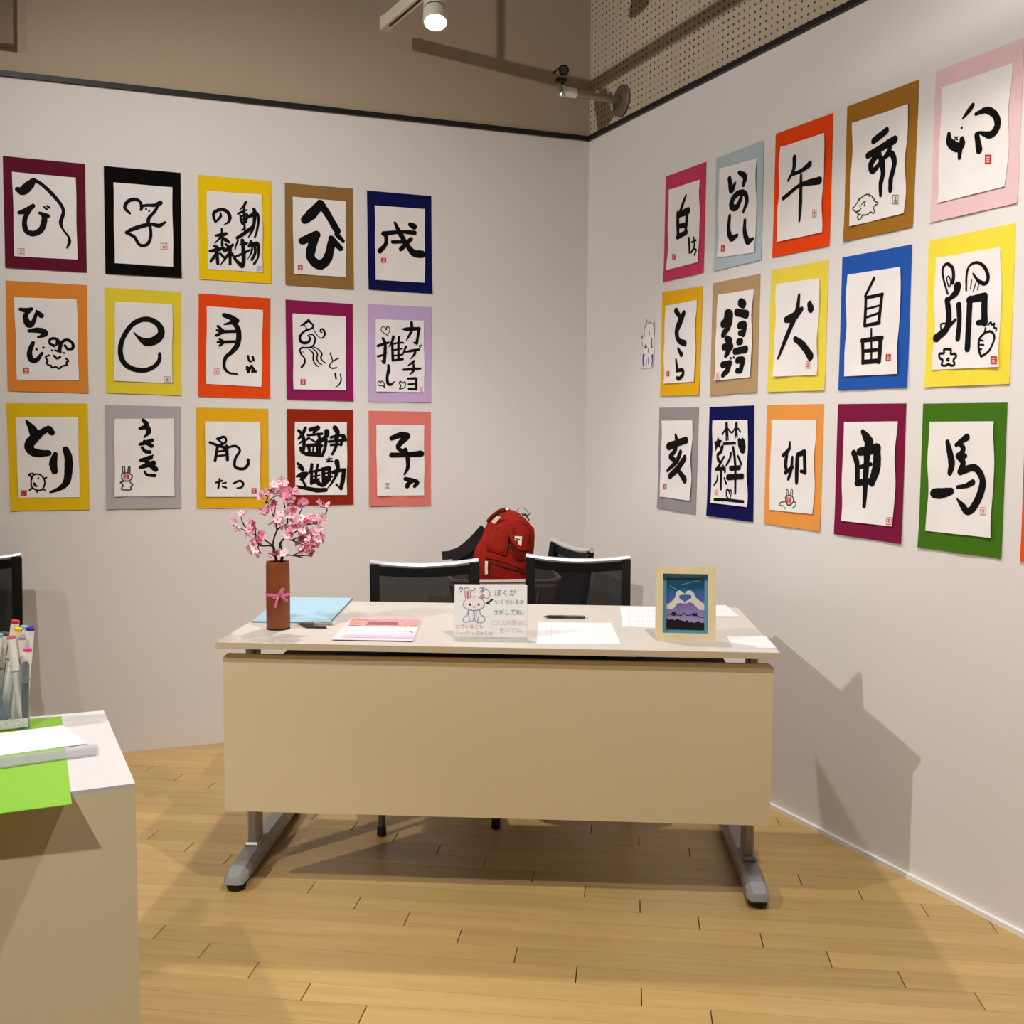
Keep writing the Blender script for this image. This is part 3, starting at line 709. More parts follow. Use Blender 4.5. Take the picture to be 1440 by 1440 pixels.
   '14|1165 810 1125 860 1120 930 1140 985', '10|1125 865 1150 870', '10|1120 900 1155 900', '10|1125 930 1140 932', '12|1165 805 1170 780', '10|1190 755 1210 735 1215 755 1235 745 1230 775 1250 780 1245 800',
   '14|895 930 870 935 870 960 840 965 840 995 860 1010 855 1045 885 1050 900 1040 930 1050 950 1040 940 1010 960 985 950 965 920 965 920 935 895 930', '10|890 1005 905 995 905 1015 890 1010'],
  ('f','r','J',1215,982,1265,1038), 'yellow mounted sheet with rabbit ears on the kanji, a carrot and a flower'),
 # ---- right wall, bottom row
 ('R', 'K', [(928.2,573.3),(983.2,572.9),(978.75,722.9),(925.3,714.3)], [(170,213),(388,212),(372,793),(155,762)], (150,146,146),
  ['24 40|265 320 275 360', '46 40 40|215 400 280 375 340 355', '30 34|262 385 265 420 225 475', '36 30|225 475 258 500', '30 34 20|300 440 270 510 205 575', '40 36|330 485 280 560 225 615', '30 44|280 570 330 640'],
  ('f','r','K',180,670,202,708), 'mid grey mounted sheet with the boar-year kanji in bold slanting strokes'),
 ('R', 'U', [(998.4,572.4),(1061,570),(1059.8,733.9),(994.5,725)], [(95,65),(615,62),(608,1365),(68,1302)], (9,14,78),
  ['50|300 115 300 140', '56|300 180 302 270', '22 24|290 270 292 360', '22|315 270 320 355', '24|280 200 235 275', '24|325 200 375 250 415 195', '54|445 120 445 140', '50|445 175 440 270', '24|428 270 428 330', '24|460 270 462 320',
   '24|475 190 510 235', '34 36|255 415 430 405', 'f|170 300 190 355 235 365 205 415 210 490 170 455 135 535 130 440 112 390 155 370', 'f|470 350 495 325 520 350 545 320 575 360 588 460 570 550 540 572 505 545 475 450',
   '50 50 40|235 460 215 530 165 580', '40 50 40|165 590 175 650 205 700', '30 40|260 610 200 720 160 780', '40 50|140 800 230 790 270 790', '24 40|245 740 275 835', '44 40|215 800 215 1090', '30 24|160 900 150 970 110 1035',
   '24 34|265 930 295 1010', '40 36 30|365 560 350 640 295 740', '30 40|470 600 515 720', '44 44|400 475 420 600 430 800', '60|360 785 490 775', '70|320 920 540 905', '44 40|430 800 430 1155',
   '24|340 1260 300 1200 300 1120 320 1100 340 1140', '20|345 1260 365 1180 365 1115 345 1120 340 1160', '36 36|130 1250 330 1262 555 1285'],
  ('o','p','U',125,1095,175,1180), 'dark navy mounted sheet with two stick figures, a star and the kanji for bond'),
 ('R', 'K', [(1079.3,569.4),(1159,568.1),(1153.75,747.4),(1075.4,735.7)], [(960,206),(1280,210),(1260,890),(943,857)], (232,152,72),
  ['16 24 24|1090 370 1085 420 1040 465', '24 30 24|1070 440 1060 530 1070 580', '24|1060 590 1110 550', '20 24 20|1110 480 1100 570 1080 635', '30 30 26|1145 480 1140 580 1138 660', '30|1150 460 1195 440',
   '30 30|1195 440 1200 585', '20|1170 580 1200 585', 't8|1060 765 1080 755 1110 765 1115 800 1090 825 1065 810 1058 770', 't6|1068 755 1065 715 1075 715 1080 752', 't6|1092 752 1098 712 1108 715 1108 755',
   't6|1055 800 1025 805 1020 825 1045 830 1060 850', 't6|1115 800 1135 805 1135 825 1115 845'],
  ('f','r','K',1068,768,1098,812), 'light orange mounted sheet with the rabbit-year kanji above a red-faced rabbit doodle'),
 ('R', 'L', [(1179,568.2),(1275.1,567.2),(1268.5,764.8),(1173.6,750.8)], [(145,275),(528,270),(502,1030),(126,988)], (122,20,62),
  ['30 56 60|280 345 310 390 330 420', '50 46 40 36 30|320 400 310 560 300 700 290 880', '40 40 34|215 500 240 580 245 710', '44 56|255 490 320 480 385 465', '50 60 50|385 475 380 600 345 710', '24|265 600 340 580', '36|240 715 350 700'],
  ('o','r','L',455,965,493,1015), 'plum mounted sheet with the monkey-year kanji as one tall heavy character'),
 ('R', 'L', [(1299.2,567.6),(1417.4,566.1),(1408.9,785.4),(1292.2,769.4)], [(765,273),(1238,270),(1212,1112),(747,1062)], (66,112,22),
  ['30 40 44 30|895 420 915 500 925 580 910 645', '24 40|960 440 1035 385', '30 30|985 430 1010 470 980 520', '40 36|975 520 1005 570 985 630', '30|975 515 1020 520',
   '40 40 40 44 40 40 36 10|985 635 1090 605 1150 690 1130 800 1075 900 1035 920 1005 880 965 830', '20 34|965 745 1030 735 1080 710', '56 60 40|800 790 850 790 920 775'],
  ('o','p','L',1130,893,1173,945), 'green mounted sheet with the kanji for horse'),
]
for i, (side, reg, mq, pq, rgb, st, seal, lab) in enumerate(SHEETS):
    sheet(i, side, reg, mq, pq, rgb, st, seal, lab)
# the next mount along the right wall: only its edge is in view
sheet(31, 'R', 'L', [(1443.5, 566), (1583, 564), (1572, 822), (1436.0, 789)], [(1510, 270), (2075, 262), (2040, 1290), (1486, 1180)], (228, 84, 26), [], None,
      'orange red mounted sheet further along the wall past the green one')
# ------------------------------------------------------------------ small paper cutout on the right wall
def cutout():
    out = [(240,215),(262,240),(270,300),(330,285),(375,300),(385,215),(400,205),(415,290),(418,520),(405,640),(400,830),(412,940),(408,1080),(385,1260),(375,1305),(110,1335),(150,1270),(135,1150),(150,1030),(190,960),(165,850),(130,770),(120,640),(130,600),(175,590),(185,500),(215,400),(240,340)]
    c = [PW(*zpx('W', x, y), 'R') for x, y in out]
    cu = sum(p[0] for p in c) / len(c); cz = sum(p[1] for p in c) / len(c)
    root = thing('paper_cutout', 'small white and violet paper cutout on wall beside amber sheet', 'paper cutout', WP('R', cu, cz))
    mb = MB(); mb.slab([WP('R', u, z, .004) for u, z in c], NR * -.0006); mb.build('paper', M_PAPER, root)
    def patch(name, rgb, polys):
        m1 = MB()
        for st in polys:
            wd, pt = st.split('|'); v = [float(a) for a in pt.split()]
            uv = [PW(*zpx('W', v[i], v[i + 1]), 'R') for i in range(0, len(v), 2)]
            brush(m1, uv, [float(a) * ZR['W'][2] * .0026 for a in wd.split()], lambda u, z: WP('R', u, z, .0046))
        m1.build(name, mat(name, rgb, .7, var=.2, scale=60), root)['kind'] = 'stuff'
    patch('violet_ink', (112, 100, 168), ['60 80|180 1020 170 1140 180 1260', '50|370 1040 380 1150 365 1260', '40|240 1130 240 1260', '30|290 1090 290 1230', '60|360 660 360 800', '50|230 800 240 850'])
    patch('grey_ink_patch', (120, 108, 116), ['60|150 610 150 650', '26|230 350 195 480 200 620', '22|395 300 412 420 405 560', '30|250 240 250 340', '26|320 500 310 580', '20|280 320 330 295 370 320', '40|290 900 290 960', '18|150 720 160 820 200 860'])
    patch('dark_ink_patch', (52, 44, 70), ['40|200 1030 165 1060', '36|385 1020 385 1140', '46|220 850 250 840', '40|350 820 375 850'])
cutout()

# ------------------------------------------------------------------ desk
DK = math.atan2(2.702 - 2.785, 1.499)
DX = Vector((math.cos(DK), math.sin(DK), 0)); DY = Vector((-math.sin(DK), math.cos(DK), 0))
DEP = .70
DC = Vector((-.0455, 2.7435, 0)) + DY * (DEP / 2)
def D(x, y, z): return DC + DX * x + DY * y + Vector((0, 0, z))
M_TOP = mat('desk_laminate', (206, 198, 188), .42, var=.015, scale=40)
M_EDGE = mat('desk_edge', (206, 190, 162), .5, var=.02)
M_PANEL = mat('desk_panel', (220, 204, 168), .5, var=.012, scale=3)
M_LEG = mat('grey_metal', (150, 147, 146), .38, metal=.55, var=.03)
M_CAP = mat('grey_plastic_cap', (150, 152, 154), .55)
M_RUB = mat('black_rubber', (16, 16, 17), .7)
M_DARK = mat('dark_underside', (22, 19, 17), .7)
M_SLIT = mat('white_plastic', (226, 222, 216), .5)
desk = thing('folding_desk', 'beige office desk with modesty panel and grey T-shaped feet', 'desk', DC)
def DB(name, m, boxes, bev=.0):
    mb = MB()
    for x0, x1, y0, y1, z0, z1 in boxes:
        mb.box(D((x0 + x1) / 2, (y0 + y1) / 2, (z0 + z1) / 2), (x1 - x0, y1 - y0, z1 - z0), DK, bev)
    return mb.build(name, m, desk)
hd = DEP / 2
DB('table_top', M_TOP, [(-.748, .748, -hd + .002, hd - .002, .683, .70)], .001)
DB('edge_band', M_EDGE, [(-.75, .75, -hd, -hd + .002, .6825, .6995), (-.75, .75, hd - .002, hd, .6825, .6995), (-.75, -.748, -hd + .002, hd - .002, .6825, .6995), (.748, .75, -hd + .002, hd - .002, .6825, .6995)])
# modesty panel with clipped upper corners
py0 = -hd + .02
mb = MB()
prof = [(-.738, .655), (-.728, .6635), (.728, .6635), (.738, .655), (.738, .228), (-.738, .228)]
mb.slab([D(x, py0, z) for x, z in prof], DY * .016)
mb.build('modesty_panel', M_PANEL, desk)
DB('crossbar', M_DARK, [(-.68, .68, -.10, -.06, .64, .6825)], .003)
DB('crossbar', M_DARK, [(-.68, .68, .16, .20, .64, .6825)], .003)
DB('under_shelf', M_DARK, [(-.66, .66, -.24, .14, .59, .60)], .002)
for bx_ in ((-.52, -.30), (.30, .38), (.50, .56)): DB('hinge_rod', M_SLIT, [bx_ + (-.285, -.278, .6665, .6715)])
for sx in (-1, 1):
    x = sx * .715
    mb = MB(); mb.box(D(x, -.13, .365), (.030, .06, .63), DK, .006)
    mb.build('leg_column', M_LEG, desk)
    # tapered foot, rounded ends
    mb = MB(); rings = []
    for t, wv, zt, zb in ((-.31, .050, .050, .026), (-.29, .056, .056, .022), (-.10, .060, .066, .022), (.06, .060, .066, .022), (.28, .054, .054, .022), (.305, .044, .048, .026)):
        rings.append([D(x + a, t, b) for a, b in ((-wv / 2, zb), (-wv / 2, zt - .012), (-wv / 2 + .010, zt), (wv / 2 - .010, zt), (wv / 2, zt - .012), (wv / 2, zb))])
    mb.loft(rings); mb.build('foot', M_LEG, desk, smooth=True)
    mb = MB(); rings = []
    for t, wv, zt in ((-.345, .034, .036), (-.341, .050, .045), (-.328, .059, .051), (-.292, .061, .0575)):
        rings.append([D(x + a, t, b) for a, b in ((-wv / 2, .024), (-wv / 2, zt - .014), (-wv / 2 + .012, zt), (wv / 2 - .012, zt), (wv / 2, zt - .014), (wv / 2, .024))])
    mb.loft(rings); mb.build('foot_cap', M_CAP, desk, smooth=True)
    for t in (-.31, .27):
        mb = MB(); mb.lathe([(.020, 0), (.026, .004), (.026, .018), (.018, .024)], D(x, t, 0), 16)
        mb.build('glide', M_RUB, desk, smooth=True)
    mb = MB(); mb.box(D(x, .285, .056), (.022, .034, .006), DK, .002); mb.build('rear_stud', M_RUB, desk)
    mb = MB(); mb.box(D(x, -.13, .066), (.044, .085, .016), DK, .005); mb.build('column_socket', M_LEG, desk)
TZ = .70       # desk surface

# ------------------------------------------------------------------ mesh-back chairs
M_CHROME = mat('chrome', (232, 232, 234), .30, metal=.7, var=.02)
M_CFRAME = mat('chair_black', (6, 6, 7), .6, spec=.25)
M_CSEAT = mat('chair_seat_fabric', (24, 24, 27), .85, var=.1, scale=90)
M_CLEG = mat('chair_leg_metal', (92, 92, 94), .4, metal=.5)
M_MESH = mat_mesh()
CW, CTOP = .385, .81
def back_xy(s, z):
    """chair back surface: s -1..1 across; bowed in plan, leaning back"""
    y = .19 + (z - .45) * .14 + .022 * (1 - s * s)
    return Vector((s * CW / 2, y, z))
def make_chair():
    r = thing('mesh_back_chair', '', 'chair', (0, 0, 0), 'mesh-back meeting chairs')
    def topz(s): return CTOP - .018 * (1 - s * s)
    # woven back
    mb = MB(); rows = []
    for j in range(9):
        t = j / 8
        rows.append([back_xy(s, .47 + (topz(s) - .012 - .47) * t) for s in [-.86 + 1.72 * k / 12 for k in range(13)]])
    mb.loft(rows, closed=False, cap=False); mb.build('mesh_back', M_MESH, r, smooth=True)
    # black side frames and lower rail
    mb = MB()
    for sg in (-1, 1):
        rings = []
        for j in range(9):
            z = .44 + (CTOP - .006 - .44) * j / 8
            a, b = back_xy(sg * 1.0, z), back_xy(sg * .83, z)
            n = Vector((0, .012, 0))
            rings.append([a - n, b - n, b + n, a + n])
        mb.loft(rings)
    rings = []
    for k in range(13):
        s = -.9 + 1.8 * k / 12; c = back_xy(s, .475); rings.append([c + Vector((0, a, b)) for a, b in ((-.01, -.02), (.01, -.02), (.01, .02), (-.01, .02))])
    mb.loft(rings); mb.build('back_frame', M_CFRAME, r)
    mb = MB(); rings = []
    for k in range(13):
        s = -.9 + 1.8 * k / 12; c = back_xy(s, topz(s) - .024); rings.append([c + Vector((0, a, b)) for a, b in ((-.006, -.016), (.006, -.016), (.006, .016), (-.006, .016))])
    mb.loft(rings); mb.build('mesh_hem', M_CFRAME, r)
    # chrome top rail
    mb = MB(); mb.tube([back_xy(s, topz(s)) for s in [-1 + 2 * k / 14 for k in range(15)]], .0105, 8); mb.build('top_rail', M_CHROME, r, smooth=True)
    # seat pad
    mb = MB(); rings = []
    for z, k in ((.405, .90), (.412, 1), (.44, 1), (.452, .93)):
        ring = []
        for a in range(24):
            an = 2 * math.pi * a / 24; c_, s_ = math.cos(an), math.sin(an)
            ring.append(Vector((math.copysign(abs(c_) ** .5, c_) * .205 * k, -.02 + math.copysign(abs(s_) ** .5, s_) * .205 * k, z)))
        rings.append(ring)
    mb.loft(rings); mb.build('seat', M_CSEAT, r, smooth=True)
    for sg in (-1, 1):
        mb = MB(); mb.tube([(sg * .17, -.16, .405), (sg * .182, -.19, .02)], .0115, 8); lg = mb.build('leg', M_CLEG, r, smooth=True)
        mb = MB(); mb.lathe([(.013, 0), (.015, .003), (.014, .03)], (sg * .1825, -.191, 0), 12); mb.build('foot_tip', M_RUB, lg)
        mb = MB(); mb.tube([(sg * .19, .19, .47), (sg * .187, .185, .40), (sg * .182, .21, .02)], .0115, 8); lg = mb.build('leg', M_CLEG, r, smooth=True)
        mb = MB(); mb.lathe([(.013, 0), (.015, .003), (.014, .03)], (sg * .182, .211, 0), 12); mb.build('foot_tip', M_RUB, lg)
    mb = MB(); mb.tube([(-.17, -.16, .398), (.17, -.16, .398)], .010, 8); mb.tube([(-.186, .185, .398), (.186, .185, .398)], .010, 8)
    mb.tube([(-.176, -.16, .398), (-.186, .185, .398)], .010, 8); mb.tube([(.176, -.16, .398), (.186, .185, .398)], .010, 8)
    mb.build('seat_frame', M_CLEG, r, smooth=True)
    return r
chair = make_chair()
def put_chair(o, backxy, rotz, label):
    """place by the middle of the back's top edge"""
    off = Matrix.Rotation(rotz, 3, 'Z') @ Vector((0, back_xy(0, CTOP).y, 0))
    o.location = (backxy[0] - off.x, backxy[1] - off.y, 0); o.rotation_euler = (0, 0, rotz); o['label'] = label
cl1 = copy_tree(chair); cr1 = copy_tree(chair); c3 = copy_tree(chair)
put_chair(chair, (-.310, 3.69), math.radians(11), 'black mesh chair with chrome top rail tucked behind desk, beside the quiz card')
put_chair(cr1, (.246, 3.86), math.radians(-4), 'black mesh chair with chrome top rail tucked behind desk, beside the picture frame')
put_chair(c3, (.262, 4.235), math.radians(-69), 'black mesh chair turned sideways in the corner, carrying the basket and backpack')
put_chair(cl1, (-1.965, 3.735), math.radians(20), 'black mesh chair by the wall behind the marker counter')

# ------------------------------------------------------------------ basket and backpack on the corner chair
M_BASK = mat('basket_plastic', (170, 134, 132), .55, var=.05)
M_BRIM = mat('basket_rim', (232, 214, 208), .45)
BC = Vector((-.035, 4.16, .4535)); BR = math.radians(6)
Rb = Matrix.Rotation(BR, 3, 'Z')
basket = thing('storage_basket', 'pinkish slotted plastic basket with pale rim on the corner chair', 'basket', BC)
bw, bd, bh = .225, .15, .245           # half width, half depth, height
def bring(k, z, n=40, e=.35):
    ring = []
    for a in range(n):
        an = 2 * math.pi * a / n; c_, s_ = math.cos(an), math.sin(an)
        ring.append(BC + Rb @ Vector((math.copysign(abs(c_) ** e, c_) * bw * k, math.copysign(abs(s_) ** e, s_) * bd * k, z)))
    return ring
mb = MB(); mb.loft([bring(.80, 0), bring(.81, .004), bring(.87, .10)], cap=False); mb.f.append(tuple(range(39, -1, -1)))
mb.loft([bring(.79, .004), bring(.86, .10)], cap=False); mb.build('tub', M_BASK, basket)
mb = MB(); N2 = 104
lo = bring(.87, .10, N2); hi = bring(.955, .215, N2); li = bring(.855, .10, N2); hi2 = bring(.94, .215, N2)
for a in range(0, N2, 2):
    b = (a + 1) % N2
    mb.add([lo[a], lo[b], hi[b], hi[a], li[a], li[b], hi2[b], hi2[a]], [(0, 1, 2, 3), (5, 4, 7, 6), (0, 3, 7, 4), (1, 5, 6, 2)])
mb.build('slatted_side', M_BASK, basket)['kind'] = 'stuff'
mb = MB(); mb.loft([bring(.95, .212), bring(.955, .235), bring(1.0, .235), bring(1.0, .245), bring(.93, .245), bring(.93, .212), bring(.95, .212)], cap=False)
mb.build('rim', M_BRIM, basket)

M_BAG = mat('bag_red', (138, 26, 11), .85, var=.10, scale=14, bump=.15, bscale=400, spec=.15)
M_BAGD = mat('bag_red_dark', (104, 18, 9), .85, var=.08, scale=14, bump=.15, bscale=400, spec=.15)
M_ZIP = mat('zipper_dark', (66, 20, 16), .6)
M_STRAP = mat('strap_black', (16, 14, 15), .8)
M_CREAM = mat('cream_patch', (226, 216, 186), .7)
BY = 4.15
ZB = (640, 700, 130 / 1440)
def bgp(x, y, Y=BY): return PY(ZB[0] + x * ZB[2], ZB[1] + y * ZB[2], Y)
rowsb = [(186, 800, 870, .014), (205, 720, 930, .028), (250, 640, 1000, .042), (310, 570, 1080, .052), (390, 505, 1160, .062), (480, 460, 1232, .068), (600, 425, 1240, .076), (760, 330, 1232, .086), (900, 280, 1215, .094), (1050, 300, 1190, .098), (1230, 330, 1170, .098), (1500, 340, 1150, .092), (1700, 380, 1120, .085)]
bag_base = bgp(750, 1700)
bag = thing('backpack', 'red canvas backpack with looped handles standing in the basket', 'backpack', (bag_base.x, BY, bag_base.z))
def bag_ring(y, xl, xr, b, n=32, e=.62):
    L_, R_ = bgp(xl, y), bgp(xr, y); c = (L_ + R_) / 2; a = (R_.x - L_.x) / 2
    ring = []
    for k in range(n):
        an = 2 * math.pi * k / n; c_, s_ = math.cos(an), math.sin(an)
        ring.append(Vector((c.x + math.copysign(abs(c_) ** e, c_) * a, BY + math.copysign(abs(s_) ** e, s_) * b, c.z)))
    return ring
mb = MB(); mb.loft([bag_ring(*r) for r in rowsb]); mb.build('bag_body', M_BAG, bag, smooth=True)
def bag_front(x, y, off=.0):
    """point on the bag's front surface seen at zoomed pixel (x, y)"""
    for i in range(len(rowsb) - 1):
        if rowsb[i][0] <= y <= rowsb[i + 1][0]: break
    r0, r1 = rowsb[i], rowsb[i + 1]; t = (y - r0[0]) / (r1[0] - r0[0])
    xl, xr, b = (r0[k] + (r1[k] - r0[k]) * t for k in (1, 2, 3))
    s = min(.98, abs((x - (xl + xr) / 2) / ((xr - xl) / 2)))
    d = b * (1 - s ** (2 / .62)) ** (.62 / 2)
    return bgp(x, y, BY - d - off)
def bag_ribbon(name, m, pts, wid, off=.004, thick=.003, par=None):
    """band lying on the front, wid in zoomed pixels across"""
    c = catmull([tuple(map(float, p)) for p in pts], 6); mb = MB(); rings = []
    for i, (x, y) in enumerate(c):
        a = c[max(i - 1, 0)]; b = c[min(i + 1, len(c) - 1)]; dx, dy = b[0] - a[0], b[1] - a[1]; l = math.hypot(dx, dy) or 1
        p = (x - dy / l * wid / 2, y + dx / l * wid / 2); q = (x + dy / l * wid / 2, y - dx / l * wid / 2)
        rings.append([bag_front(*p, off), bag_front(*q, off), bag_front(*q, off + thick), bag_front(*p, off + thick)])
    mb.loft(rings); return mb.build(name, m, par or bag, smooth=False)
def bag_patch(name, m, poly, off, puff=.0, par=None):
    """puffed panel on the bag's front"""
    n = len(poly); cx = sum(p[0] for p in poly) / n; cy = sum(p[1] for p in poly) / n
    rings = []
    for k, o in ((1, -.006), (1, off), (.9, off + puff * .6), (.6, off + puff), (.25, off + puff)):
        rings.append([bag_front(cx + (x - cx) * k, cy + (y - cy) * k, o) for x, y in poly])
    mb = MB(); mb.loft(rings); return mb.build(name, m, par or bag, smooth=True)
fp = bag_patch('front_pocket', M_BAG, [(480, 850), (640, 880), (830, 950), (1000, 1020), (1130, 1110), (1140, 1260), (1120, 1480), (400, 1480), (385, 1200), (400, 1000)], .012, .012)
bag_patch('upper_pocket', M_BAG, [(700, 390), (830, 470), (830, 650), (780, 900), (620, 870), (500, 800), (470, 700), (560, 520)], .006, .006)
bag_patch('side_gusset', M_BAGD, [(850, 640), (1000, 760), (1110, 800), (1100, 980), (1000, 1000), (900, 900)], .003, .003)
bag_ribbon('zipper', M_ZIP, [(520, 990), (700, 1060), (900, 1110), (1130, 1170)], 22, .027, .002, fp)
bag_ribbon('flap_fold', M_BAG, [(470, 900), (620, 930), (830, 990), (1000, 1060), (1130, 1130)], 70, .022, .006, fp)
bag_ribbon('seam', M_ZIP, [(660, 440), (600, 560), (555, 700)], 10, .010, .002)
bag_ribbon('seam', M_ZIP, [(830, 480), (820, 700), (770, 890)], 12, .010, .002)
bag_ribbon('seam', M_ZIP, [(850, 720), (900, 880), (1010, 1070)], 12, .006, .002)
bag_ribbon('handle_loop', M_BAG, [(860, 420), (860, 540), (900, 660), (1000, 770), (1100, 790), (1180, 740), (1195, 640), (1180, 540)], 56, .014, .005)
bag_ribbon('label_patch', M_CREAM, [(985, 600), (975, 745)], 115, .006, .002)
lp = bag.children[-1]
bag_ribbon('label_lettering', mat('patch_print', (70, 84, 84), .7), [(935, 635), (1010, 650)], 18, .0085, .0006, lp)
bag_ribbon('label_emblem', mat('patch_emblem', (50, 54, 54), .7), [(962, 665), (962, 695)], 30, .0085, .0006, lp)
bag_ribbon('zip_pull', M_CREAM, [(490, 985), (485, 1080), (488, 1190)], 44, .034, .004)
# shoulder straps and keyring
def band(name, pts, wid, thick=.012):
    """webbing seen broadside: wide across the view, thin in depth"""
    c = [Vector(q) for q in catmull([tuple(bgp(*q)) for q in pts], 6)]; mb = MB(); rings = []
    for i, q in enumerate(c):
        t = (c[min(i + 1, len(c) - 1)] - c[max(i - 1, 0)]).normalized(); n = t.cross(Vector((0, 1, 0))).normalized() * wid / 2; d = Vector((0, thick / 2, 0))
        rings.append([q - n - d, q + n - d, q + n + d, q - n + d])
    mb.loft(rings); return mb.build(name, M_STRAP, bag)
band('shoulder_strap', [(470, 480, 4.19), (330, 640, 4.2), (180, 780, 4.2), (60, 860, 4.2), (-60, 900, 4.2)], .046)
band('shoulder_strap', [(430, 700, 4.23), (300, 840, 4.23), (150, 930, 4.23), (0, 960, 4.23)], .050)
band('strap_end', [(90, 850, 4.22), (-60, 890, 4.22), (-200, 900, 4.22)], .034)
mb = MB(); mb.tube([tuple(bgp(x, y, 4.12)) for x, y in ((500, 380), (560, 300), (680, 210), (780, 175))], .008, 6); mb.build('top_grab_strap', M_BAGD, bag, smooth=True)
# zip head and key tag
mb = MB(); cc = bgp(840, 195, 4.13); mb.tube([cc + Vector((.0085 * math.cos(a), .004, .007 * math.sin(a))) for a in [2 * math.pi * k / 12 for k in range(13)]], .0022, 6); mb.build('metal_ring', M_CHROME, bag, smooth=True)
mb = MB(); q = [bgp(560, 370, 4.08), bgp(650, 285, 4.08), bgp(710, 300, 4.08), bgp(615, 410, 4.08)]; mb.slab(q, (0, .003, 0)); mb.build('key_tag', M_CREAM, bag)
mb = MB(); mb.tube([tuple(bgp(x, y, 4.09)) for x, y in ((660, 295), (700, 240), (745, 200), (790, 190))], .0025, 6); mb.build('key_cord', M_STRAP, bag)
# spectacles resting on top of the bag
gb = bgp(1050, 270, 4.13)
gl = thing('eyeglasses', 'thin dark eyeglasses hooked on top of the red backpack', 'eyeglasses', gb)
mb = MB(); mb.tube([tuple(bgp(x, y, 4.09)) for x, y in ((975, 240), (962, 195), (1000, 160), (1060, 160), (1110, 190), (1140, 236), (1090, 252), (1030, 252), (975, 240))], .0013, 6); mb.build('lens_rim', M_STRAP, gl)
mb = MB(); mb.tube([tuple(bgp(x, y, 4.09)) for x, y in ((1040, 262), (1080, 266), (1140, 276), (1150, 255), (1180, 250))], [.003, .004, .003, .002, .003], 6); mb.build('temple_arm', M_STRAP, gl)
mb = MB(); mb.tube([tuple(bgp(x, y, 4.075)) for x, y in ((1100, 262), (1120, 300), (1140, 330), (1155, 352))], .003, 6); mb.build('temple_arm', M_STRAP, gl)
# ------------------------------------------------------------------ things on the desk
def flat(name, label, cat, m, px, z, t=.0006, parent=None, group=None):
    """sheet lying on a surface; px = corner pixels, z = its underside"""
    pts = [PZ(x, y, z + t) for x, y in px]
    ctr = sum(pts, Vector((0, 0, 0))) / len(pts); ctr.z = z
    mb = MB(); mb.slab(pts, (0, 0, -t))
    o = mb.build(name, m, None, origin=ctr)
    if label: tag(o, label, cat, group)
    return o
def print_on(name, parent, m, polys, z):
    """flat print on a lying sheet"""
    mb = MB()
    for px in polys: mb.add([PZ(x, y, z) for x, y in px], [tuple(range(len(px)))])
    return mb.build(name, m, parent)
def lines_on(name, parent, m, strokes, z, wd):
    mb = MB()
    for st in strokes:
        pts = [PZ(x, y, z) for x, y in st]
        brush(mb, [(p.x, p.y) for p in pts], [wd], lambda u, v: Vector((u, v, z)), sub=1, cap=2)
    return mb.build(name, m, parent)

# light blue folder
o = flat('clear_folder', 'light blue folder lying on desk behind the brown vase', 'folder', mat('folder_blue', (164, 208, 228), .35, var=.02), [(354, 873.5), (463.5, 875.5), (496, 840.8), (396, 840)], TZ, .004)
lines_on('folder_edge', o, mat('folder_edge_dark', (40, 62, 74), .5), [[(354, 873.5), (463.5, 875.5), (496, 841)]], TZ + .0042, .003)
lines_on('folder_print', o, mat('folder_print', (110, 160, 184), .5), [[(437, 863), (450, 861)], [(418, 866), (430, 865)]], TZ + .0043, .0018)
# two pens in front of the folder
def pen(name, label, a, b, r, m1, m2, grip, z, group):
    A, B = PZ(*a, z + r), PZ(*b, z + r); d = (B - A).normalized(); L_ = (B - A).length
    root = thing(name, label, 'pen', ((A.x + B.x) / 2, (A.y + B.y) / 2, z), group)
    mb = MB(); mb.lathe([(.0008, 0), (r * .55, .009), (r, .016), (r, L_ * grip)], A, 12, d); mb.build('grip', m1, root, smooth=True)
    mb = MB(); mb.lathe([(r * .92, L_ * grip), (r * .92, L_ * .86), (r * .8, L_ * .93)], A, 12, d); mb.build('barrel', m2, root, smooth=True)
    mb = MB(); mb.lathe([(r * .5, L_ * .93), (r * .5, L_)], A, 10, d); mb.build('push_button', M_CHROME, root, smooth=True)
    up = Vector((0, 0, 1)); side = d.cross(up); mb = MB()
    p0 = A + d * (L_ * .62) + up * r * 1.05; p1 = A + d * (L_ * .90) + up * r * 1.05
    mb.slab([p0 + side * .0016, p1 + side * .0016, p1 - side * .0016, p0 - side * .0016], (0, 0, .0012)); mb.build('clip', M_CHROME, root)
    return root
M_PB = mat('pen_black', (18, 18, 20), .35); M_PC = mat('pen_smoke', (70, 68, 70), .25)
M_OL = mat('pen_olive', (92, 82, 62), .35); M_PS = mat('pen_silver', (176, 172, 164), .3, metal=.6)
pen('ballpoint_pen', 'olive ballpoint pen with silver clip beside the blue folder', (417, 877.5), (472, 877), .0048, M_OL, M_PS, .45, TZ, 'pens on the desk')
pen('ballpoint_pen', 'slim black pen lying in front of the blue folder', (424, 881.5), (462, 882.5), .0036, M_PB, M_PB, .40, TZ, 'pens on the desk')
pen('ballpoint_pen', 'black ballpoint pen lying above the blank white sheet', (764, 867), (827.5, 868), .0052, M_PB, M_PC, .48, TZ, 'pens on the desk')

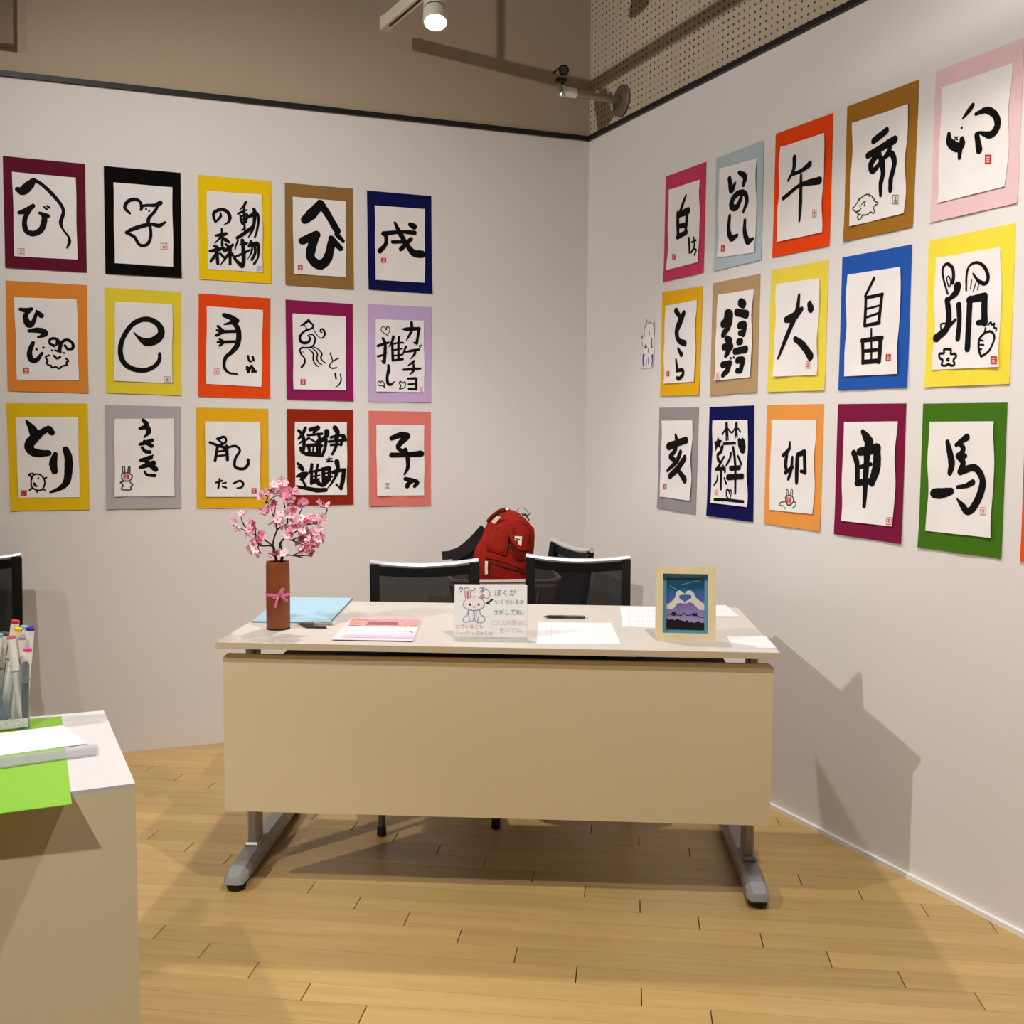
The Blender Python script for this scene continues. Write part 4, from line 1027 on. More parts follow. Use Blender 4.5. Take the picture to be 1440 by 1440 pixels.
# pink flyers
fl = thing('flyer_stack', 'short stack of pink and white flyers on the desk', 'flyers', PZ(532, 885, TZ))
cor = [(466.5, 899), (580, 901), (593, 870), (494, 869)]
for i in range(3):
    z = TZ + i * .0014; dx = (0, 1.2, .4)[i]
    pts = [PZ(x + dx, y, z + .0012) for x, y in cor]; mb = MB(); mb.slab(pts, (0, 0, -.0011))
    mb.build('flyer', mat('flyer_paper', (236, 214, 222), .55, var=.03, scale=20), fl)
top = fl.children[-1]; zf = TZ + .0044
print_on('header_print', top, mat('flyer_header', (206, 150, 150), .6, var=.2, scale=90), [[(490, 880), (588, 881.5), (592.5, 870.5), (495, 869.5)]], zf)
zf += .0003
print_on('title_print', top, mat('flyer_title', (150, 84, 88), .6, var=.15, scale=150), [[(514, 878.5), (559, 879), (559, 874.3), (520, 873.8)]], zf)
print_on('corner_picture', top, mat('flyer_picture', (206, 150, 122), .6, var=.2, scale=100), [[(490, 875), (506, 877), (510, 871), (496, 869.8)], [(567, 880), (587, 881), (588, 877.5), (572, 877)]], zf)
print_on('pale_band', top, mat('flyer_pale', (240, 232, 240), .6), [[(486, 886.5), (585, 888), (587.5, 882.5), (490, 881.5)]], zf)
lines_on('text_lines', top, mat('flyer_text', (96, 84, 104), .6), [[(486, 879), (512, 880)], [(487, 883), (492, 883)], [(568, 882.5), (575, 883)], [(567, 887), (572, 886)], [(576, 884.5), (582, 885)], [(511, 880.5), (540, 880.5)], [(576, 888), (580, 889.5)]], zf, .0026)
print_on('pink_band', top, mat('flyer_pink', (226, 186, 202), .6), [[(480, 896), (582, 897.5), (583, 894), (484, 892.5)]], zf)

# white sheets
o = flat('paper_sheet', 'blank white sheet of paper near the front of the desk', 'paper', mat('sheet_white', (228, 227, 230), .7, var=.01), [(754.5, 905.5), (873, 906), (859.5, 876), (757, 875)], TZ, .0012)
lines_on('faint_rule', o, mat('faint_rule', (206, 204, 210), .8), [[(776, 903), (775, 878)], [(785, 903), (784, 878)], [(797, 882), (806, 881)]], TZ + .0015, .0016)
o = flat('memo_sheet', 'printed white memo sheet tucked behind the picture frame', 'paper', mat('sheet_white', (228, 227, 230), .7), [(875.5, 881), (940, 883), (936, 853.5), (872, 854)], TZ, .0012)
lines_on('memo_print', o, mat('memo_print', (150, 148, 152), .8), [[(887, 862 + 5 * k), (889, 863 + 5 * k)] for k in range(4)] + [[(x, y), (x + 3, y + .8)] for x in (896, 903, 910, 917) for y in (858, 866, 873, 878)] + [[(885, 879), (884, 856)]], TZ + .0015, .0016)
nb = flat('notebook', 'white notebook with black edge at the back corner of desk', 'notebook', mat('sheet_white', (228, 227, 230), .7), [(972, 866), (1039, 866.3), (1021, 851), (972, 850.5)], TZ, .006)
lines_on('cover_print', nb, mat('memo_print', (150, 148, 152), .8), [[(1009, 857), (1013, 857)], [(1017, 858), (1022, 858.6)], [(1008, 862), (1012, 862)]], TZ + .0063, .0016)
mb = MB(); a, b = PZ(972, 866.3, TZ + .003), PZ(1039, 866.6, TZ + .003); mb.slab([a, b, b + Vector((0, 0, -.0025)), a + Vector((0, 0, -.0025))], (0, -.001, 0)); mb.build('black_edge', M_STRAP, nb)
flat('paper_card', 'small white card at the front right corner of desk', 'card', mat('sheet_white', (228, 227, 230), .7), [(1031.5, 910.5), (1092, 911), (1077, 894.5), (1022, 895)], TZ, .0012)

# quiz card in a clear stand
q0, q1 = PZ(638.5, 897.5, TZ), PZ(740.5, 898.5, TZ); qx = (q1 - q0); QW = qx.length; qx.normalize(); qn = Vector((qx.y, -qx.x, 0))
def QP(u, v, off=.0):            # u across 0..1, v up in metres, leaning back a little
    return q0 + qx * (u * QW) + Vector((0, 0, v)) - qn * (v * .16) + qn * off
QH = .1465
quiz = thing('quiz_card', 'white handwritten quiz card with rabbit drawing standing in clear holder', 'sign', (q0 + q1) / 2)
mb = MB(); mb.slab([QP(0, .004), QP(1, .004), QP(1, QH), QP(0, QH)], -qn * .0008); card = mb.build('card', mat('card_white', (246, 245, 245), .6, var=.01), quiz)
mb = MB(); mb.slab([QP(-.01, .0, -.001), QP(1.01, .0, -.001), QP(1.01, QH * 1.0, -.001), QP(-.01, QH * 1.0, -.001)], -qn * .0018)
mb.slab([q0 + Vector((0, 0, .002)), q1 + Vector((0, 0, .002)), q1 + qn * .045 + Vector((0, 0, .002)), q0 + qn * .045 + Vector((0, 0, .002))], (0, 0, -.0018))
mb.build('clear_holder', mat_glass('clear_acrylic', (240, 244, 246), .05, .86), quiz)
def QV(x, y, off=.0012):         # zoomed pixel of the card -> card
    u = (x - 185) / (1232 - 185); top = 125 + (143 - 125) * u; bot = 895
    return QP(u, QH * (1 - (y - top) / (bot - top)), off)
def qstrokes(name, rgb, sts):
    mb = MB(); k = QW / (1232 - 185)
    for st in sts:
        wd, pt = st.split('|'); v = [float(a) for a in pt.split()]
        pts = [((v[i] - 185) * k, v[i + 1] * k) for i in range(0, len(v), 2)]
        if wd == 'f':
            mb.add([QV(p[0] / k + 185, p[1] / k, .0010) for p in pts], [tuple(range(len(pts)))])
        else: brush(mb, pts, [float(a) * k for a in wd.split()], lambda a, b: QV(a / k + 185, b / k), sub=4, cap=3)
    return mb.build(name, mat('felt_%d_%d_%d' % rgb, rgb, .7, var=.08, scale=60), card)
qstrokes('rabbit_fill', (244, 236, 236), ['f|330 360 400 310 500 305 580 340 620 400 600 450 540 490 440 490 350 465 315 420'])
qstrokes('rabbit_outline', (146, 142, 146), ['8|350 335 330 250 330 185 355 170 390 185 410 240 415 310', '8|555 325 575 250 610 200 660 200 695 250 685 310 650 325 610 300', '8|415 312 500 302 570 330 620 390 600 455 520 490 430 492 350 465 312 420 340 350 415 312',
    '8|385 495 370 560 330 590 310 630 345 665 400 655', '8|390 500 395 590 410 640 440 655 465 610 460 500', '8|475 520 475 600 490 650 520 650 530 590', '8|550 490 565 560 615 580 625 630 590 665 520 670', '8|505 520 500 600', '8|470 425 470 445', '8|450 440 470 462 490 440'])
qstrokes('rabbit_pink', (222, 120, 136), ['f|358 220 378 215 395 260 400 320 375 330 362 290', 'f|560 330 580 280 605 262 615 290 590 345'])
qstrokes('rabbit_eyes', (40, 36, 38), ['34|410 415', '30|535 415', '10|700 350 735 340', '18|650 395 700 365 735 345', '16|650 395 672 372', '16|650 395 690 400'])
M_FT = {}
def qtext(name, rgb, body, x, y, size):
    k = QW / (1232 - 185)
    mb = text_mesh(body, lambda a, b: QV(x + a / k, y - b / k), size * k * 1.05)
    return mb.build(name, mat('felt_%d_%d_%d' % rgb, rgb, .7, var=.08, scale=60), card)
qtext('heading_lettering', (66, 130, 170), 'ク', 225, 235, 90); qtext('heading_lettering', (110, 112, 120), 'イ', 415, 245, 84); qtext('heading_lettering', (80, 120, 180), 'ズ', 535, 235, 84)
qtext('lettering_line', (150, 158, 162), 'ぼくが', 762, 285, 100); qtext('lettering_line', (150, 156, 160), 'いくついるか', 765, 400, 68)
qtext('lettering_line', (120, 158, 162), 'さがしてね。', 738, 552, 80); qtext('lettering_line', (234, 204, 198), 'こたえは受付に', 715, 692, 70); qtext('lettering_line', (238, 210, 208), 'きいてね。', 830, 800, 76)
qtext('lettering_line', (228, 170, 112), 'にているこも', 205, 748, 64); qtext('lettering_line', (222, 176, 92), 'いっぱいいるからね!', 205, 842, 56)

# ------------------------------------------------------------------ picture frame
f0, f1 = PZ(921.5, 900.5, TZ), PZ(1006.5, 902.5, TZ); fx = f1 - f0; FW = fx.length; fx.normalize(); fn = Vector((fx.y, -fx.x, 0))
LEAN = .14; FH = .2035
def FP(x, v, off=0.0):
    return f0 + fx * x + Vector((0, 0, v * math.cos(LEAN))) - fn * (v * math.sin(LEAN)) + fn * off * math.cos(LEAN) + Vector((0, 0, off * math.sin(LEAN)))
frame = thing('picture_frame', 'pale wooden picture frame with blue mat standing on desk', 'picture frame', (f0 + f1) / 2)
M_WOODF = mat('pale_wood', (232, 214, 172), .5, var=.04, scale=20)
ix0, ix1, iv0, iv1 = FW * .118, FW * .868, FH * .102, FH * .905
def fbox(name, m, x0, x1, v0, v1, o0, o1):
    mb = MB(); mb.add([FP(x, v, o) for o in (o0, o1) for x, v in ((x0, v0), (x1, v0), (x1, v1), (x0, v1))], [(3, 2, 1, 0), (4, 5, 6, 7), (0, 1, 5, 4), (1, 2, 6, 5), (2, 3, 7, 6), (3, 0, 4, 7)])
    return mb.build(name, m, frame)
fbox('stile', M_WOODF, 0, ix0, 0, FH, -.018, 0); fbox('stile', M_WOODF, ix1, FW, 0, FH, -.018, 0)
fbox('rail', M_WOODF, ix0, ix1, 0, iv0, -.018, 0); fbox('rail', M_WOODF, ix0, ix1, iv1, FH, -.018, 0)
fbox('backing_board', mat('backing', (90, 70, 50), .8), .004, FW - .004, .004, FH - .004, -.020, -.018)
fbox('blue_mat', mat('mat_blue', (96, 168, 196), .6, var=.03), ix0, ix1, iv0, iv1, -.018, -.0145)
mb = MB(); mb.tube([FP(FW / 2, FH * .7, -.020), Vector((f0 + fx * FW / 2).to_tuple()) - fn * .075 + Vector((0, 0, .004))], .005, 6); mb.build('easel_leg', M_WOODF, frame)
# the print: zoomed pixels 80..778 x 300..1300 of the frame crop
gx0, gx1, gv0, gv1 = FW * .187, FW * .815, FH * .148, FH * .845
def GP(x, y, off): return FP(gx0 + (gx1 - gx0) * (x - 80) / 698, gv1 - (gv1 - gv0) * (y - 300) / 1000, off)
def mat_print():
    m = bpy.data.materials.new('print_sky'); m.use_nodes = True; nt = m.node_tree; N = nt.nodes; L = nt.links; b = N['Principled BSDF']
    tc = N.new('ShaderNodeTexCoord'); sx = N.new('ShaderNodeSeparateXYZ'); L.new(tc.outputs['Object'], sx.inputs[0])
    nz = N.new('ShaderNodeTexNoise'); nz.inputs['Scale'].default_value = 28; nz.inputs['Detail'].default_value = 6; L.new(tc.outputs['Object'], nz.inputs['Vector'])
    mr = N.new('ShaderNodeMapRange'); mr.inputs['From Min'].default_value = FH * .15; mr.inputs['From Max'].default_value = FH * .85; L.new(sx.outputs['Z'], mr.inputs['Value'])
    ad = N.new('ShaderNodeMath'); ad.operation = 'MULTIPLY_ADD'; ad.inputs[1].default_value = .42; L.new(nz.outputs['Fac'], ad.inputs[0]); L.new(mr.outputs['Result'], ad.inputs[2])
    rp = N.new('ShaderNodeValToRGB'); cr = rp.color_ramp
    for p, c in ((.25, (188, 168, 208)), (.60, (146, 128, 190)), (.78, (86, 104, 184)), (.92, (52, 116, 166))):
        e = cr.elements.new(p); e.color = lin(c) + (1,)
    cr.elements.remove(cr.elements[0]); cr.elements[-1].position = 1.0; cr.elements[-1].color = lin((34, 84, 122)) + (1,)
    L.new(ad.outputs[0], rp.inputs['Fac']); L.new(rp.outputs['Color'], b.inputs['Base Color']); b.inputs['Roughness'].default_value = .4
    return m
def gpoly(name, m, polys, off, par):
    mb = MB()
    for s in polys:
        v = [float(a) for a in s.split()]; mb.add([GP(v[i], v[i + 1], off) for i in range(0, len(v), 2)], [tuple(range(len(v) // 2))])
    return mb.build(name, m, par)
mb = MB(); mb.slab([GP(80, 1300, -.0138), GP(778, 1300, -.0138), GP(778, 300, -.0138), GP(80, 300, -.0138)], fn * -.0004)
pic = mb.build('print', mat_print(), frame)
M_HAND = mat('print_hands', (240, 232, 216), .5); M_PD = mat('print_black', (20, 14, 14), .5)
gpoly('printed_hands', M_HAND, ['80 820 150 780 230 690 260 570 300 530 340 540 380 570 410 600 410 620 360 620 315 640 310 670 325 700 400 750 410 790 385 795 340 780 290 790 240 850 200 905 80 905',
      '778 800 720 750 640 690 600 640 580 570 530 540 480 530 430 570 418 600 418 620 480 615 530 630 545 660 520 695 425 755 418 795 440 795 480 765 540 770 600 820 690 910 778 915'], -.0133, pic)
gpoly('printed_ground', M_PD, ['80 1300 80 1080 130 1110 180 1095 230 1120 270 1095 320 1105 360 1120 400 1125 415 1150 440 1110 480 1120 500 1160 545 1130 575 1165 620 1150 660 1125 700 1130 720 1160 778 1150 778 1300'], -.0133, pic)
mb = MB()
for st, wd in (('100 1020 140 1000 180 1020 230 1025 270 1005 310 1020 360 1020 405 970 440 1010 490 1020 540 1005 590 1020 650 1020 700 1050 770 1045', 14), ('190 970 215 1000 240 970', 40), ('580 985 610 1010 635 985', 36)):
    v = [float(a) for a in st.split()]; k = (gx1 - gx0) / 698
    brush(mb, [(v[i] * k, v[i + 1] * k) for i in range(0, len(v), 2)], [wd * k], lambda a, b: GP(a / k, b / k, -.0132), sub=3, cap=3)
mb.build('printed_skyline', M_PD, pic)
mb = MB()
for st, wd in (('350 420 450 400 560 360 680 340', 10), ('130 440 180 480 260 520', 12)):
    v = [float(a) for a in st.split()]; brush(mb, [(v[i] * k, v[i + 1] * k) for i in range(0, len(v), 2)], [wd * k], lambda a, b: GP(a / k, b / k, -.0132), sub=3, cap=3)
mb.build('printed_trail', mat('print_trail', (120, 180, 206), .5), pic)
fbox('glazing', mat_glass('frame_glass', (245, 248, 250), .03, .975, (20, 20, 22)), ix0, ix1, iv0, iv1, -.0050, -.0040)

# ------------------------------------------------------------------ vase with cherry blossom
vb = PZ(391.5, 884, TZ); VR, VH = .0335, .196
M_BARK = mat('vase_brown', (132, 66, 24), .45, var=.16, scale=24, bump=.25, bscale=60)
vase = thing('cylinder_vase', 'tall brown bamboo-look cylinder vase tied with pink ribbon', 'vase', vb)
mb = MB(); prof = [(VR * .92, 0), (VR, .006), (VR * 1.01, VH * .45), (VR * .99, VH * .93), (VR * .95, VH), (VR * .80, VH - .002), (VR * .76, VH * .80), (.002, VH * .78)]
mb.lathe(prof, vb, 28); mb.build('vase_body', M_BARK, vase, smooth=True)
mb = MB(); mb.lathe([(VR * .95, 0), (VR * 1.0, .001), (VR * 1.0, .005), (VR * .9, .0055)], vb - Vector((0, 0, 0)), 28); mb.build('base_ring', M_STRAP, vase)
M_RIB = mat('ribbon_pink', (226, 120, 170), .35, var=.08, scale=40)
rz = VH * .52
mb = MB(); rr = VR * 1.05
mb.loft([[vb + Vector((rr * math.cos(a), rr * math.sin(a), rz - .004)) for a in [2 * math.pi * k / 24 for k in range(24)]], [vb + Vector((rr * math.cos(a), rr * math.sin(a), rz + .004)) for a in [2 * math.pi * k / 24 for k in range(24)]]], cap=False)
band = mb.build('ribbon_band', M_RIB, vase)
def ribbon(pts, wid):
    mb = MB(); c = catmull(pts, 6); rings = []
    for i, p in enumerate(c):
        a = Vector(c[max(i - 1, 0)]); b = Vector(c[min(i + 1, len(c) - 1)]); t = (b - a).normalized(); n = t.cross(Vector((0, -1, 0)))
        n = n.normalized() * wid / 2; P = vb + Vector(p); rings.append([P - n, P + n, P + n + Vector((0, .0008, 0)), P - n + Vector((0, .0008, 0))])
    mb.loft(rings); return mb.build('ribbon_tail', M_RIB, vase)
kx, ky = .012, -rr - .002
ribbon([(kx - .004, ky - .002, rz), (kx + .004, ky - .010, rz + .010), (kx + .010, ky - .012, rz + .019), (kx + .013, ky - .006, rz + .017), (kx + .004, ky - .003, rz + .002)], .007)
ribbon([(kx - .002, ky - .002, rz), (kx - .006, ky - .006, rz - .014), (kx - .012, ky - .004, rz - .034)], .006)
ribbon([(kx, ky - .002, rz), (kx + .010, ky - .004, rz - .004), (kx + .022, ky + .004, rz - .016)], .006)
ribbon([(kx, ky - .002, rz), (kx - .012, ky - .006, rz + .002), (kx - .026, ky + .004, rz + .002), (kx - .014, ky - .002, rz - .006), (kx, ky - .002, rz - .002)], .006)

M_BR = mat('branch_dark', (14, 9, 10), .7, var=.2, scale=80)
M_PK = [mat('petal_%d' % i, c, .6, var=.06, scale=60) for i, c in enumerate(((244, 190, 208), (234, 158, 184), (248, 214, 222), (222, 118, 150)))]
M_ST = mat('stamen', (196, 70, 104), .6)
VYD = vb.y
def vz(x, y, dy=0.0): return PY(300 + x * .125, 660 + y * .125, VYD + dy)
spray = thing('cherry_blossom_spray', 'artificial pink cherry blossom branches standing in the brown vase', 'flowers', vb + Vector((0, 0, VH * .82)))
BRN = [  # zoomed x, y, depth offset
    [(700, 1150, .0), (700, 980, .0), (670, 850, -.01), (715, 690, -.01), (780, 640, 0), (835, 600, .0), (815, 500, .01), (800, 400, .015), (775, 310, .02), (740, 240, .02)],
    [(835, 600, 0), (835, 480, -.01), (840, 400, -.02), (880, 320, -.02)],
    [(715, 690, -.01), (705, 600, -.02), (665, 500, -.03), (650, 440, -.03)], [(680, 540, -.025), (700, 420, -.035)],
    [(730, 1150, .01), (690, 900, .01), (640, 860, .0), (550, 860, -.01), (500, 830, -.02), (480, 760, -.02), (470, 620, -.03)],
    [(680, 870, .01), (600, 810, .02), (480, 740, .02), (360, 690, .02), (300, 660, .03), (215, 620, .03)], [(380, 680, .02), (330, 600, .02), (310, 530, .02)],
    [(550, 860, -.01), (500, 870, -.03), (540, 950, -.04)],
    [(755, 1150, -.01), (770, 900, -.01), (745, 840, -.01), (800, 790, -.01), (880, 795, -.02), (945, 770, -.03), (1010, 760, -.03), (1090, 770, -.02)],
    [(880, 795, -.02), (960, 830, -.03), (1040, 860, -.03)], [(740, 890, 0), (790, 780, .02), (900, 720, .03), (1000, 650, .03), (1050, 620, .03), (1005, 570, .03)], [(1050, 620, .03), (1160, 600, .03), (1260, 500, .03), (1275, 440, .03), (1200, 420, .03)],
    [(760, 1150, .0), (780, 1000, -.02), (830, 965, -.03), (900, 970, -.04), (1010, 995, -.05)], [(900, 970, -.04), (980, 925, -.05)], [(930, 975, -.04), (1105, 965, -.05)],
    [(1000, 650, .03), (960, 540, .02), (1000, 430, .02)], [(590, 380, .0), (610, 300, .0), (560, 290, -.01)], [(775, 310, .02), (700, 300, .01), (590, 390, .0)], [(630, 250, .02), (680, 190, .02)], [(1180, 620, .03), (1210, 590, .03)]]
for b in BRN:
    c = catmull([tuple(vz(*p)) for p in b], 4)
    mb = MB(); n = len(c); r0 = .0032 if b[0][1] > 1000 else .0025
    mb.tube(c, [r0 * (1 - .55 * k / (n - 1)) for k in range(n)], 6); mb.build('branch', M_BR, spray, smooth=True)
def blossom_mesh(m):
    mb = MB()
    for k in range(5):
        a = 2 * math.pi * k / 5; R = Matrix.Rotation(a, 3, 'Z')
        pts = [(0, 0, 0), (-.35, .42, .18), (-.42, .75, .26), (-.16, 1.0, .22), (0, .92, .2), (.16, 1.0, .22), (.42, .75, .26), (.35, .42, .18), (0, .6, .06)]
        mb.add([R @ Vector(p) for p in pts], [(0, 8, 1), (1, 8, 2), (2, 8, 3), (3, 8, 4), (4, 8, 5), (5, 8, 6), (6, 8, 7), (7, 8, 0)])
    me = bpy.data.meshes.new('blossom'); me.from_pydata([tuple(v) for v in mb.v], [], mb.f); me.materials.append(m); me.materials.append(M_ST)
    # stamens: small cone in the middle
    return me
BM = [blossom_mesh(m) for m in M_PK]
st_mb = MB(); st_mb.lathe([(.10, .02), (.13, .12), (.04, .34)], (0, 0, 0), 6); st_o = st_mb.build('stamen', M_ST, None, origin=(0, 0, 0)); ST_ME = st_o.data; bpy.data.objects.remove(st_o)
FLW = [(745,150),(700,200),(760,190),(680,170),(800,160),(690,250),(560,280),(600,260),(540,320),(740,250),(830,300),(860,250),(900,240),(930,250),(870,330),(820,320),(640,400),(680,370),(600,470),(560,470),(640,440),
       (760,490),(740,540),(860,490),(880,530),(840,470),(660,610),(770,590),(900,580),(930,600),(860,680),(820,740),(960,540),(990,390),(1040,385),(1185,390),(1250,400),(1290,400),(1090,540),(1060,580),(1150,510),(1220,530),(1120,560),(1180,580),(1240,560),
       (1190,660),(1150,690),(1100,680),(1060,700),(980,700),(950,660),(1000,770),(1040,790),(1100,800),(1160,780),(1210,780),(1240,800),(1150,840),(1050,840),(950,840),(1000,880),(1080,860),(1060,920),(1100,940),(1020,930),(1230,740),
       (310,490),(220,580),(280,675),(430,630),(400,690),(380,740),(450,690),(480,790),(530,730),(550,760),(500,820),(540,800),(460,840),(410,895),(480,920),(520,935),(700,945),(760,955),(800,940),(660,960),(450,610),(910,470),(780,640),(1000,620),(870,740)]
FLW += [(x + random.uniform(-38, 38), y + random.uniform(-34, 34)) for x, y in FLW[:66] + FLW[66:88]]
for i, (x, y) in enumerate(FLW):
    s = random.uniform(.0105, .0145); p = vz(x, y, random.uniform(-.035, .035))
    o = bpy.data.objects.new('blossom', BM[random.choice((0, 0, 0, 1, 1, 2, 2, 3))]); COL.objects.link(o)
    o.parent = spray; o.location = p - parent_loc(spray); o.scale = (s, s, s)
    d = Vector((random.uniform(-1, 1), random.uniform(-1.4, .3), random.uniform(-.3, 1))).normalized()
    o.rotation_euler = d.to_track_quat('Z', 'Y').to_euler()
    c = bpy.data.objects.new('stamen', ST_ME); COL.objects.link(c); c.parent = o

# ------------------------------------------------------------------ marker counter at the left
CZ = .75
M_CTR = mat('counter_white', (214, 210, 208), .45, var=.01)
M_CFACE = mat('counter_face', (232, 216, 180), .55, var=.012, scale=3)
br, fr_ = PZ(146, 999, CZ), PZ(190, 1101.5, CZ)
bd_ = (PZ(44, 1008, CZ) - br); bd_.z = 0; bd_.normalize(); fd_ = (PZ(100, 1113.5, CZ) - fr_); fd_.z = 0; fd_.normalize()
CLEN = .95
counter = thing('display_counter', 'white-topped beige counter block holding markers and green paper', 'counter', Vector((fr_.x - .3, (fr_.y + br.y) / 2, 0)))
tp = [br, br + bd_ * CLEN, fr_ + fd_ * CLEN, fr_]
mb = MB(); mb.slab(tp, (0, 0, -.006)); mb.build('counter_top', M_CTR, counter)
mb = MB(); mb.slab([p + Vector((0, 0, -.006)) for p in tp], (0, 0, -(CZ - .006))); mb.build('counter_body', M_CFACE, counter)
gp = flat('green_paper', 'bright lime green paper hanging over the counter edge', 'paper', mat('paper_lime', (132, 186, 52), .7, var=.015), [(-90, 1155), (101, 1130.5), (86.5, 1007), (-70, 1021)], CZ, .0012)
wp = flat('paper_sheet', 'white paper strip lying across the lime green paper', 'paper', mat('sheet_white', (228, 227, 230), .7), [(-90, 1075), (122, 1045), (88, 1020), (-70, 1040)], CZ + .0013, .0012)
flat('clear_ruler', 'clear plastic ruler lying across the lime green paper', 'ruler', mat_glass('ruler_plastic', (206, 206, 210), .15, .62), [(-90, 1092), (137, 1059), (136, 1046), (-90, 1077)], CZ + .0028, .002)
# clear cup
cb = PZ(26, 1022, CZ); cup_yaw = math.atan2(fd_.y, fd_.x) + math.pi
cw = (PZ(43, 1026, CZ) - PZ(6, 1028, CZ)).length
CX = Vector((math.cos(cup_yaw), math.sin(cup_yaw), 0)); CYv = Vector((-CX.y, CX.x, 0))
CS = .085; CHT = .105
corner_fr = PZ(43, 1026, CZ)
def CP(x, y, z): return corner_fr + CX * (x - CS) + CYv * y + Vector((0, 0, z + .0014))
cup = thing('marker_cup', 'clear square plastic cup full of white markers', 'pen cup', CP(CS / 2, CS / 2, 0))
M_ACR = mat_glass('cup_acrylic', (214, 220, 218), .06, .93)
mb = MB(); t = .0025
for x0, x1, y0, y1 in ((0, CS, 0, t), (0, CS, CS - t, CS), (0, t, t, CS - t), (CS - t, CS, t, CS - t)):
    mb.slab([CP(x0, y0, CHT), CP(x1, y0, CHT), CP(x1, y1, CHT), CP(x0, y1, CHT)], (0, 0, -CHT + .002))
mb.slab([CP(0, 0, .003), CP(CS, 0, .003), CP(CS, CS, .003), CP(0, CS, .003)], (0, 0, -.003)); mb.build('cup_wall', M_ACR, cup)
mb = MB(); mb.slab([CP(.004, -.0006, .004), CP(CS - .004, -.0006, .004), CP(CS - .004, -.0006, .020), CP(.004, -.0006, .020)], CYv * .0004); lab = mb.build('cup_label', mat('label_grey', (190, 194, 176), .6, var=.2, scale=200), cup)
M_MKW = mat('marker_white', (232, 226, 216), .4, var=.02); M_MKB = mat('marker_band', (90, 92, 92), .4)
MK = [((150,150),(196,30,44),.52,.84,'red'), ((180,225),(226,190,20),.50,.52,'yellow'), ((295,218),(40,48,150),.85,.62,'navy blue'), ((208,305),(150,150,156),.72,.42,'grey'),
      ((268,420),(206,70,150),.86,.20,'magenta'), ((105,300),(214,104,110),.93,.12,'salmon'), ((45,268),(66,72,72),.30,.60,'charcoal'), ((-10,280),(96,180,180),.15,.35,'teal'), ((235,205),(120,190,220),.70,.80,'sky blue')]
for (zx, zy), rgb, bx_, by_, cn in MK:
    foot = CP(CS * min(max(bx_, .14), .86), CS * min(max(by_, .14), .86), .0045)
    px, py = zx * 210 / 1440, 850 + zy * 210 / 1440
    topp = PY(px, py, foot.y + .004)
    d = (topp - foot); L_ = min(max(d.length, .13), .20); d.normalize()
    mk = thing('marker_pen', 'white marker with %s cap end standing in the clear cup' % cn, 'marker', foot, 'markers in the clear cup')
    mb = MB(); mb.lathe([(.0062, 0), (.0072, .004), (.0072, L_ * .60)], foot, 12, d); mb.build('barrel', M_MKW, mk, smooth=True)
    mb = MB(); mb.lathe([(.0074, L_ * .60), (.0074, L_ * .61)], foot, 12, d); mb.build('joint_band', M_MKB, mk)
    mb = MB(); mb.lathe([(.0076, L_ * .61), (.0070, L_ - .006)], foot, 12, d); cp_ = mb.build('cap', M_MKW, mk, smooth=True)
    mb = MB(); mb.lathe([(.0071, L_ - .006), (.0070, L_ - .001), (.0058, L_), (.004, L_ - .0015)], foot, 12, d); mb.build('cap_end', mat('cap_%d_%d_%d' % rgb, rgb, .4), cp_, smooth=True)
# one dark pen at the cup's corner, one thick blue marker lying inside
foot = CP(CS * .90, CS * .12, .0045); topp = PY(36, 930, foot.y); d = (topp - foot); L_ = d.length; d.normalize()
mk = thing('brush_pen', 'black brush pen with smoky clear cap in the clear cup', 'pen', foot, 'markers in the clear cup')
mb = MB(); mb.lathe([(.004, 0), (.006, .004), (.006, L_ * .68)], foot, 12, d); mb.build('barrel', M_PB, mk, smooth=True)
mb = MB(); mb.lathe([(.0066, L_ * .68), (.0062, L_ * .95), (.004, L_)], foot, 12, d); mb.build('cap', mat('cap_smoke', (108, 106, 116), .2), mk, smooth=True)
foot = CP(CS * .52, CS * .10, .006); topp = PY(-14, 945, foot.y); d = (topp - foot); L_ = d.length; d.normalize()
mk = thing('marker_pen', 'thick slate blue marker leaning inside the clear cup', 'marker', foot, 'markers in the clear cup')
mb = MB(); mb.lathe([(.007, 0), (.0085, .004), (.0085, L_ * .62)], foot, 12, d); mb.build('barrel', mat('marker_slate', (60, 92, 112), .4), mk, smooth=True)
mb = MB(); mb.lathe([(.009, L_ * .62), (.009, L_ - .002), (.007, L_)], foot, 12, d); mb.build('cap', mat('marker_slate', (60, 92, 112), .4), mk, smooth=True)

# ------------------------------------------------------------------ ceiling track, spotlights, wall bracket
M_TRK = mat('track_cream', (222, 210, 188), .5); M_SLOT = mat('track_slot', (34, 22, 16), .6)
M_LAMP = mat('lamp_white', (228, 220, 202), .4)
TE = Vector((-.52, 4.29, 2.865)); TD = Vector((.49, -.87, 0)).normalized(); TS = Vector((-TD.y, TD.x, 0)); TLEN = 3.6
track = thing('lighting_track', 'cream suspended lighting track with dark slot', 'light track', TE)
def trk(a0, a1, s0, s1, z0, z1):
    return [TE + TD * a + TS * s + Vector((0, 0, z)) for z in (z0, z1) for a, s in ((a0, s0), (a1, s0), (a1, s1), (a0, s1))]
BF = [(3, 2, 1, 0), (4, 5, 6, 7), (0, 1, 5, 4), (1, 2, 6, 5), (2, 3, 7, 6), (3, 0, 4, 7)]
mb = MB(); mb.add(trk(.045, TLEN, -.017, .017, -.02, .025), BF); mb.build('track_channel', M_TRK, track)
mb = MB(); mb.add(trk(0, .045, -.019, .019, -.022, .027), BF); mb.build('end_cap', M_TRK, track)
